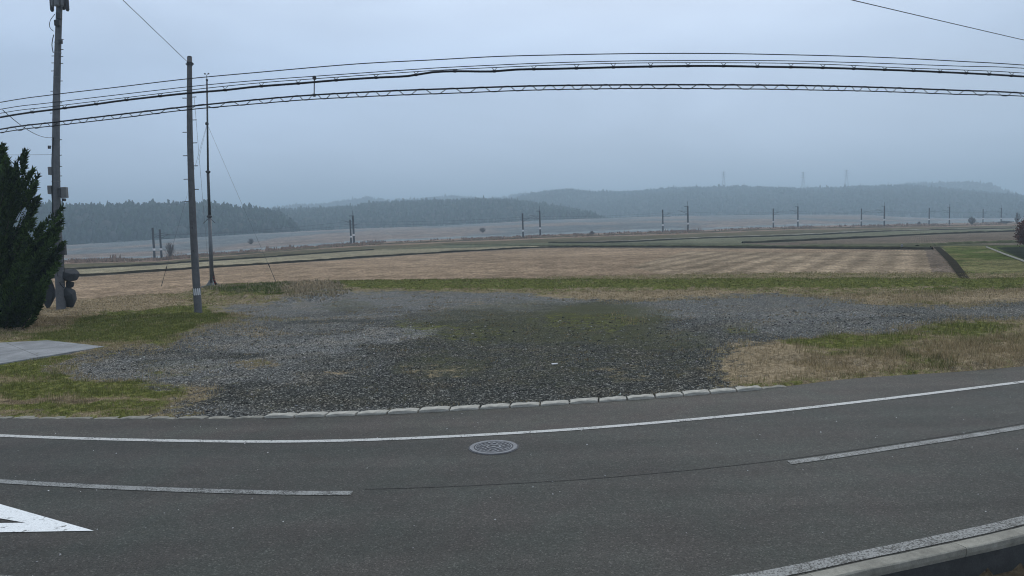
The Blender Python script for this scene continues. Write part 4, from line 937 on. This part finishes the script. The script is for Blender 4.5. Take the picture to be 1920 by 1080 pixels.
bush(319, 483, 22, 32, MT['twig'], 'bare leafless bush right of the two leftmost railway posts', 1, n=70)
bush(471, 458, 14, 12, MT['twig'], 'small grey bush on the far plain behind the guy wire', 2, n=40, leaf=60, col=(.08,.075,.075))
bush(905, 436, 14, 10, MT['twig'], 'small dark bush on the plain below the middle wooded hill', 3, n=40, leaf=60, col=(.05,.055,.06))
bush(1110, 441, 12, 9, MT['twig'], 'little round shrub by the railway right of the centre posts', 4, n=40, leaf=40)
bush(1822, 421, 16, 15, MT['twig'], 'lone round far tree among the rightmost railway posts', 5, 'far_tree', 'tree', 50, 120, (.06,.055,.055))
bush(1723, 421, 8, 6, MT['twig'], 'tiny dark shrub left of the thirteenth railway post', 6, n=30, leaf=50, col=(.04,.045,.05))
bush(1907, 420, 12, 24, MT['twig'], 'tall bare far tree close to the right edge', 7, 'far_tree', 'tree', 50, 80, (.06,.055,.06))
bush(1922, 463, 34, 52, MT['rust'], 'reddish brown shrub cut by the right edge of the picture', 8, 'red_shrub', 'shrub', 140, 2600, (.115,.055,.045))
bush(1885, 419, 26, 5, MT['twig'], 'low dark scrub along the railway by the right edge', 9, n=60, leaf=160, col=(.05,.05,.04))
# brush along the railway
def reeds():
    rg = np.random.default_rng(3); n = 9000; u = rg.uniform(60, 1980, n); yr = np.interp(u, [c[0] for c in TC], [c[1] for c in TC]); dens = fbm(u, u*0, .02, 3)
    sel = rg.random(n) < np.clip((dens-.3)*3, .1, 1); u = u[sel]; yr = yr[sel]; n = len(u)
    V = []; C_ = []
    for i in range(n):
        p = tg(u[i], yr[i]+rg.uniform(-1.5, 3.5)) if i < 1400 else None
        if p is None: break
        h = rg.uniform(.2, .8)*(1+.9*(rg.random() < .06)); w = rg.uniform(.2, .7)
        for k in range(5): dx, dy = rg.normal(0, .5, 2); V += [(p[0]+dx-w/2, p[1]+dy, p[2]-.1), (p[0]+dx+w/2, p[1]+dy+.1, p[2]-.1), (p[0]+dx+rg.uniform(-.3, .3), p[1]+dy, p[2]+h)]; c = np.array([.27,.19,.14])*rg.uniform(.6, 1.3); C_ += [c]*3
    V = np.array(V); tag(npmesh('reeds', V, np.arange(len(V)).reshape(-1, 3), MT['blade'], {'tint': np.array(C_)}, smooth=False), kind='stuff')
reeds()
# small posts in the field
def stake(px, py, hpx, r, mat, label):
    p = g(px, py, 0); h = hpx*p[1]/F; m = MB(); m.tube([p-np.array([0,0,.1]), p+np.array([0,0,h*.85]), p+np.array([0,0,h])], [r, r, r*.5], 8); m.box(p+np.array([0,0,h*.25]), (r*3, r*3, h*.15)); tag(m.build('stake', mat, loc=tuple(p)), label, 'stake')
stake(885, 531, 8, .07, MT['dark'], 'small dark stake at the near edge of the stubble field')
stake(580, 532, 7, .06, MT['dark'], 'short dark stake on the bank near the dry grass clump')
stake(1691, 467, 9, .12, MT['slab'], 'short pale marker post on the far bank of the stubble field')
# ---------------------------------------------------------------- grass, weeds, gravel
def blades(name, n, area, keepf, hr, wr, cols, seed, lean=.5, per=3):
    rg = np.random.default_rng(seed); X = rg.uniform(area[0], area[1], n); Y = rg.uniform(area[2], area[3], n)
    Zg, c = lot_height(X, Y); ok = keepf(c, X, Y, rg); X, Y, Zg = X[ok], Y[ok], Zg[ok]; gsel = c[0][ok]
    uu, vv = proj(np.c_[X, Y, X*0+.09]); ns = ~inpoly(uu, vv, [(-600,655),(90,634),(203,649.5),(0,685),(-600,760)]); X, Y, Zg, gsel = X[ns], Y[ns], Zg[ns], gsel[ns]
    m = len(X); X = np.repeat(X, per)+rg.normal(0, .03, m*per); Y = np.repeat(Y, per)+rg.normal(0, .03, m*per); Zg = np.repeat(Zg, per); gsel = np.repeat(gsel, per); m *= per
    h = rg.uniform(*hr, m)*(.25+1.5*fbm(X, Y, 2.1, 4)**1.6); w = rg.uniform(*wr, m)*np.clip(Y/20, .8, 2.2); a = rg.random(m)*6.28; la = rg.random(m)*6.28; le = lean*h*rg.random(m)
    dx, dy = np.cos(a)*w/2, np.sin(a)*w/2
    V = np.stack([np.c_[X-dx, Y-dy, Zg-.02], np.c_[X+dx, Y+dy, Zg-.02], np.c_[X+np.cos(la)*le, Y+np.sin(la)*le, Zg+h]], 1).reshape(-1, 3)
    gm = sm((gsel-.45+(fbm(X, Y, 1.7, 3)-.5)*1.1+rg.normal(0, .16, m))/.3)[:, None]
    c0 = np.array(cols[0])*rg.uniform(.6, 1.35, (m, 1)); c1_ = np.array(cols[1])*rg.uniform(.5, 1.3, (m, 1)); C_ = c0*gm+c1_*(1-gm)
    return tag(npmesh(name, V, np.arange(m*3).reshape(-1, 3), MT['blade'], {'tint': np.repeat(C_, 3, 0)}, smooth=False), kind='stuff')
out_ok = lambda p=1.0, lo=-9, hi=9: (lambda c, X, Y, rg: (c[1]+c[0] > rg.uniform(.1, 1.1, len(X))) & (Y > yat(far_edge, X)+.18) & (rg.random(len(X)) < p) & (c[6] > -250) & (c[6] < 2150) & (c[7] > 500))
GC = ((.15,.158,.052), (.38,.30,.18))
blades('grass', 70000, (-24,-6,14,36), out_ok(), (.03,.13), (.008,.02), GC, 1)
blades('grass', 45000, (4,34,15,36), out_ok(), (.05,.20), (.008,.02), GC, 2)
blades('grass', 60000, (-26,46,34,58), lambda c, X, Y, rg: (~c[5]) & (c[6] > -60) & (c[6] < 2000), (.04,.12), (.01,.02), GC, 3)
def verge(c, X, Y, rg): return (~c[5]) & (c[6] > 1480) & (c[6] < 2100) & (Y > yat(far_edge, X)+.05) & (Y < yat(far_edge, X)+2.4+(X-8)*.12)
blades('dry_grass', 50000, (7,30,15,30), verge, (.06,.25), (.008,.018), ((.115,.125,.042), (.36,.285,.165)), 4, .8, 4)
def clump(c, X, Y, rg): return (blob(c[6], c[7], 575, 553, 75, 13) > .3) | (blob(c[6], c[7], 500, 548, 120, 11) > .5)
blades('dry_grass', 14000, (-22,-6,30,52), clump, (.07,.28), (.012,.028), ((.09,.12,.035), (.34,.28,.19)), 5, .9, 4)
GC2 = ((.10,.115,.035), (.28,.22,.13))
blades('weeds', 30000, (-17,14,14.5,42), lambda c, X, Y, rg: c[5] & (Y > yat(far_edge, X)+.1) & (fbm(X, Y, 1.5, 4) > .60+.10*rg.random(len(X))), (.02,.09), (.008,.02), GC2, 6, .9, 4)
blades('weeds', 9000, (-19,14,14,19), lambda c, X, Y, rg: (Y > yat(far_edge, X)+.2) & (Y < yat(far_edge, X)+.42) & (fbm(X, Y, 1.2, 3) > .5), (.02,.10), (.008,.02), GC2, 7, .9, 4)
def stones(n, area, seed, sz, keepf, cols):
    rg = np.random.default_rng(seed); X = rg.uniform(area[0], area[1], n); Y = rg.uniform(area[2], area[3], n); Z, c = lot_height(X, Y); ok = keepf(c, X, Y, rg); X, Y, Z = X[ok], Y[ok], Z[ok]; li = c[2][ok]; m = len(X)
    O = np.array([(1,0,0),(0,1,0),(-1,0,0),(0,-1,0),(0,0,.8),(0,0,-.5)], float); Fo = np.array([(0,1,4),(1,2,4),(2,3,4),(3,0,4),(1,0,5),(2,1,5),(3,2,5),(0,3,5)])
    s_ = rg.gamma(3, sz/3, m)[:, None, None]*np.clip(Y/17, 1, 1.8)[:, None, None]; V = (O[None]+rg.normal(0, .28, (m, 6, 3)))*s_*rg.uniform(.6, 1.2, (m, 1, 3)); V[..., 2] *= .7
    V = V+np.c_[X, Y, Z+.004][:, None, :]; Fa = Fo[None]+(np.arange(m)*6)[:, None, None]
    b = np.where(rg.random(m) < .07+.22*np.clip(li, 0, 1), rg.uniform(.18, .45, m), rg.uniform(.03, .13, m)); C_ = b[:, None]*np.array([1.0, 1.0, .95])*rg.uniform(.93, 1.07, (m, 3))
    return npmesh('gravel', V.reshape(-1, 3), Fa.reshape(-1, 3), MT['gravel'], {'tint': np.repeat(C_, 6, 0)}, smooth=False)
tag(stones(60000, (-17,16,14.3,30), 9, .012, lambda c, X, Y, rg: c[5] & (Y > yat(far_edge, X)+.2) & (rg.random(len(X)) < np.clip((34-Y)/18, .2, 1)), 0), kind='stuff')
def grit():
    rg = np.random.default_rng(12); n = 170; X = rg.uniform(-9, 10, n); Y = rg.uniform(7, 15, n); ok = (Y < yat(far_edge, X)-.05) & (Y > yat(near_line, X)); X, Y = X[ok], Y[ok]; m = len(X)
    O = np.array([(1,0,0),(0,1,0),(-1,0,0),(0,-1,0),(0,0,.7)], float); s_ = rg.uniform(.006, .016, m); V = (O[None]+rg.normal(0, .2, (m, 5, 3)))*s_[:, None, None]+np.c_[X, Y, np.full(m, .006)][:, None, :]
    Fa = np.array([(0,1,4),(1,2,4),(2,3,4),(3,0,4)])[None]+(np.arange(m)*5)[:, None, None]; C_ = rg.uniform(.15, .55, (m, 1))*np.ones(3)
    tag(npmesh('grit', V.reshape(-1, 3), Fa.reshape(-1, 3), MT['gravel'], {'tint': np.repeat(C_, 5, 0)}, smooth=False), kind='stuff')
grit()
# soil crust creeping over the kerb line at both ends: small weeds at the road edge on the right
m = MB(); p = g(1040, 682, .08); m.box(p, (.16, .07, .02), Matrix.Rotation(.3, 3, 'Z')); o = m.build('litter_scrap', MT['white'], loc=tuple(p)); tag(o, 'small flat white scrap lying on the dark gravel', 'litter')
# ---------------------------------------------------------------- haze
def haze():
    m = bpy.data.materials.new('haze'); m.use_nodes = True; N = m.node_tree.nodes; N.clear(); o = N.new('ShaderNodeOutputMaterial'); v = N.new('ShaderNodeVolumePrincipled')
    v.inputs['Color'].default_value = (.65, .85, 1.0, 1); v.inputs['Density'].default_value = .00085; v.inputs['Anisotropy'].default_value = .3
    m.node_tree.links.new(v.outputs[0], o.inputs['Volume'])
    mb = MB(); mb.box((0, 0, 70), (8600, 8600, 160)); h = mb.build('haze', m); tag(h, kind='stuff')
haze()
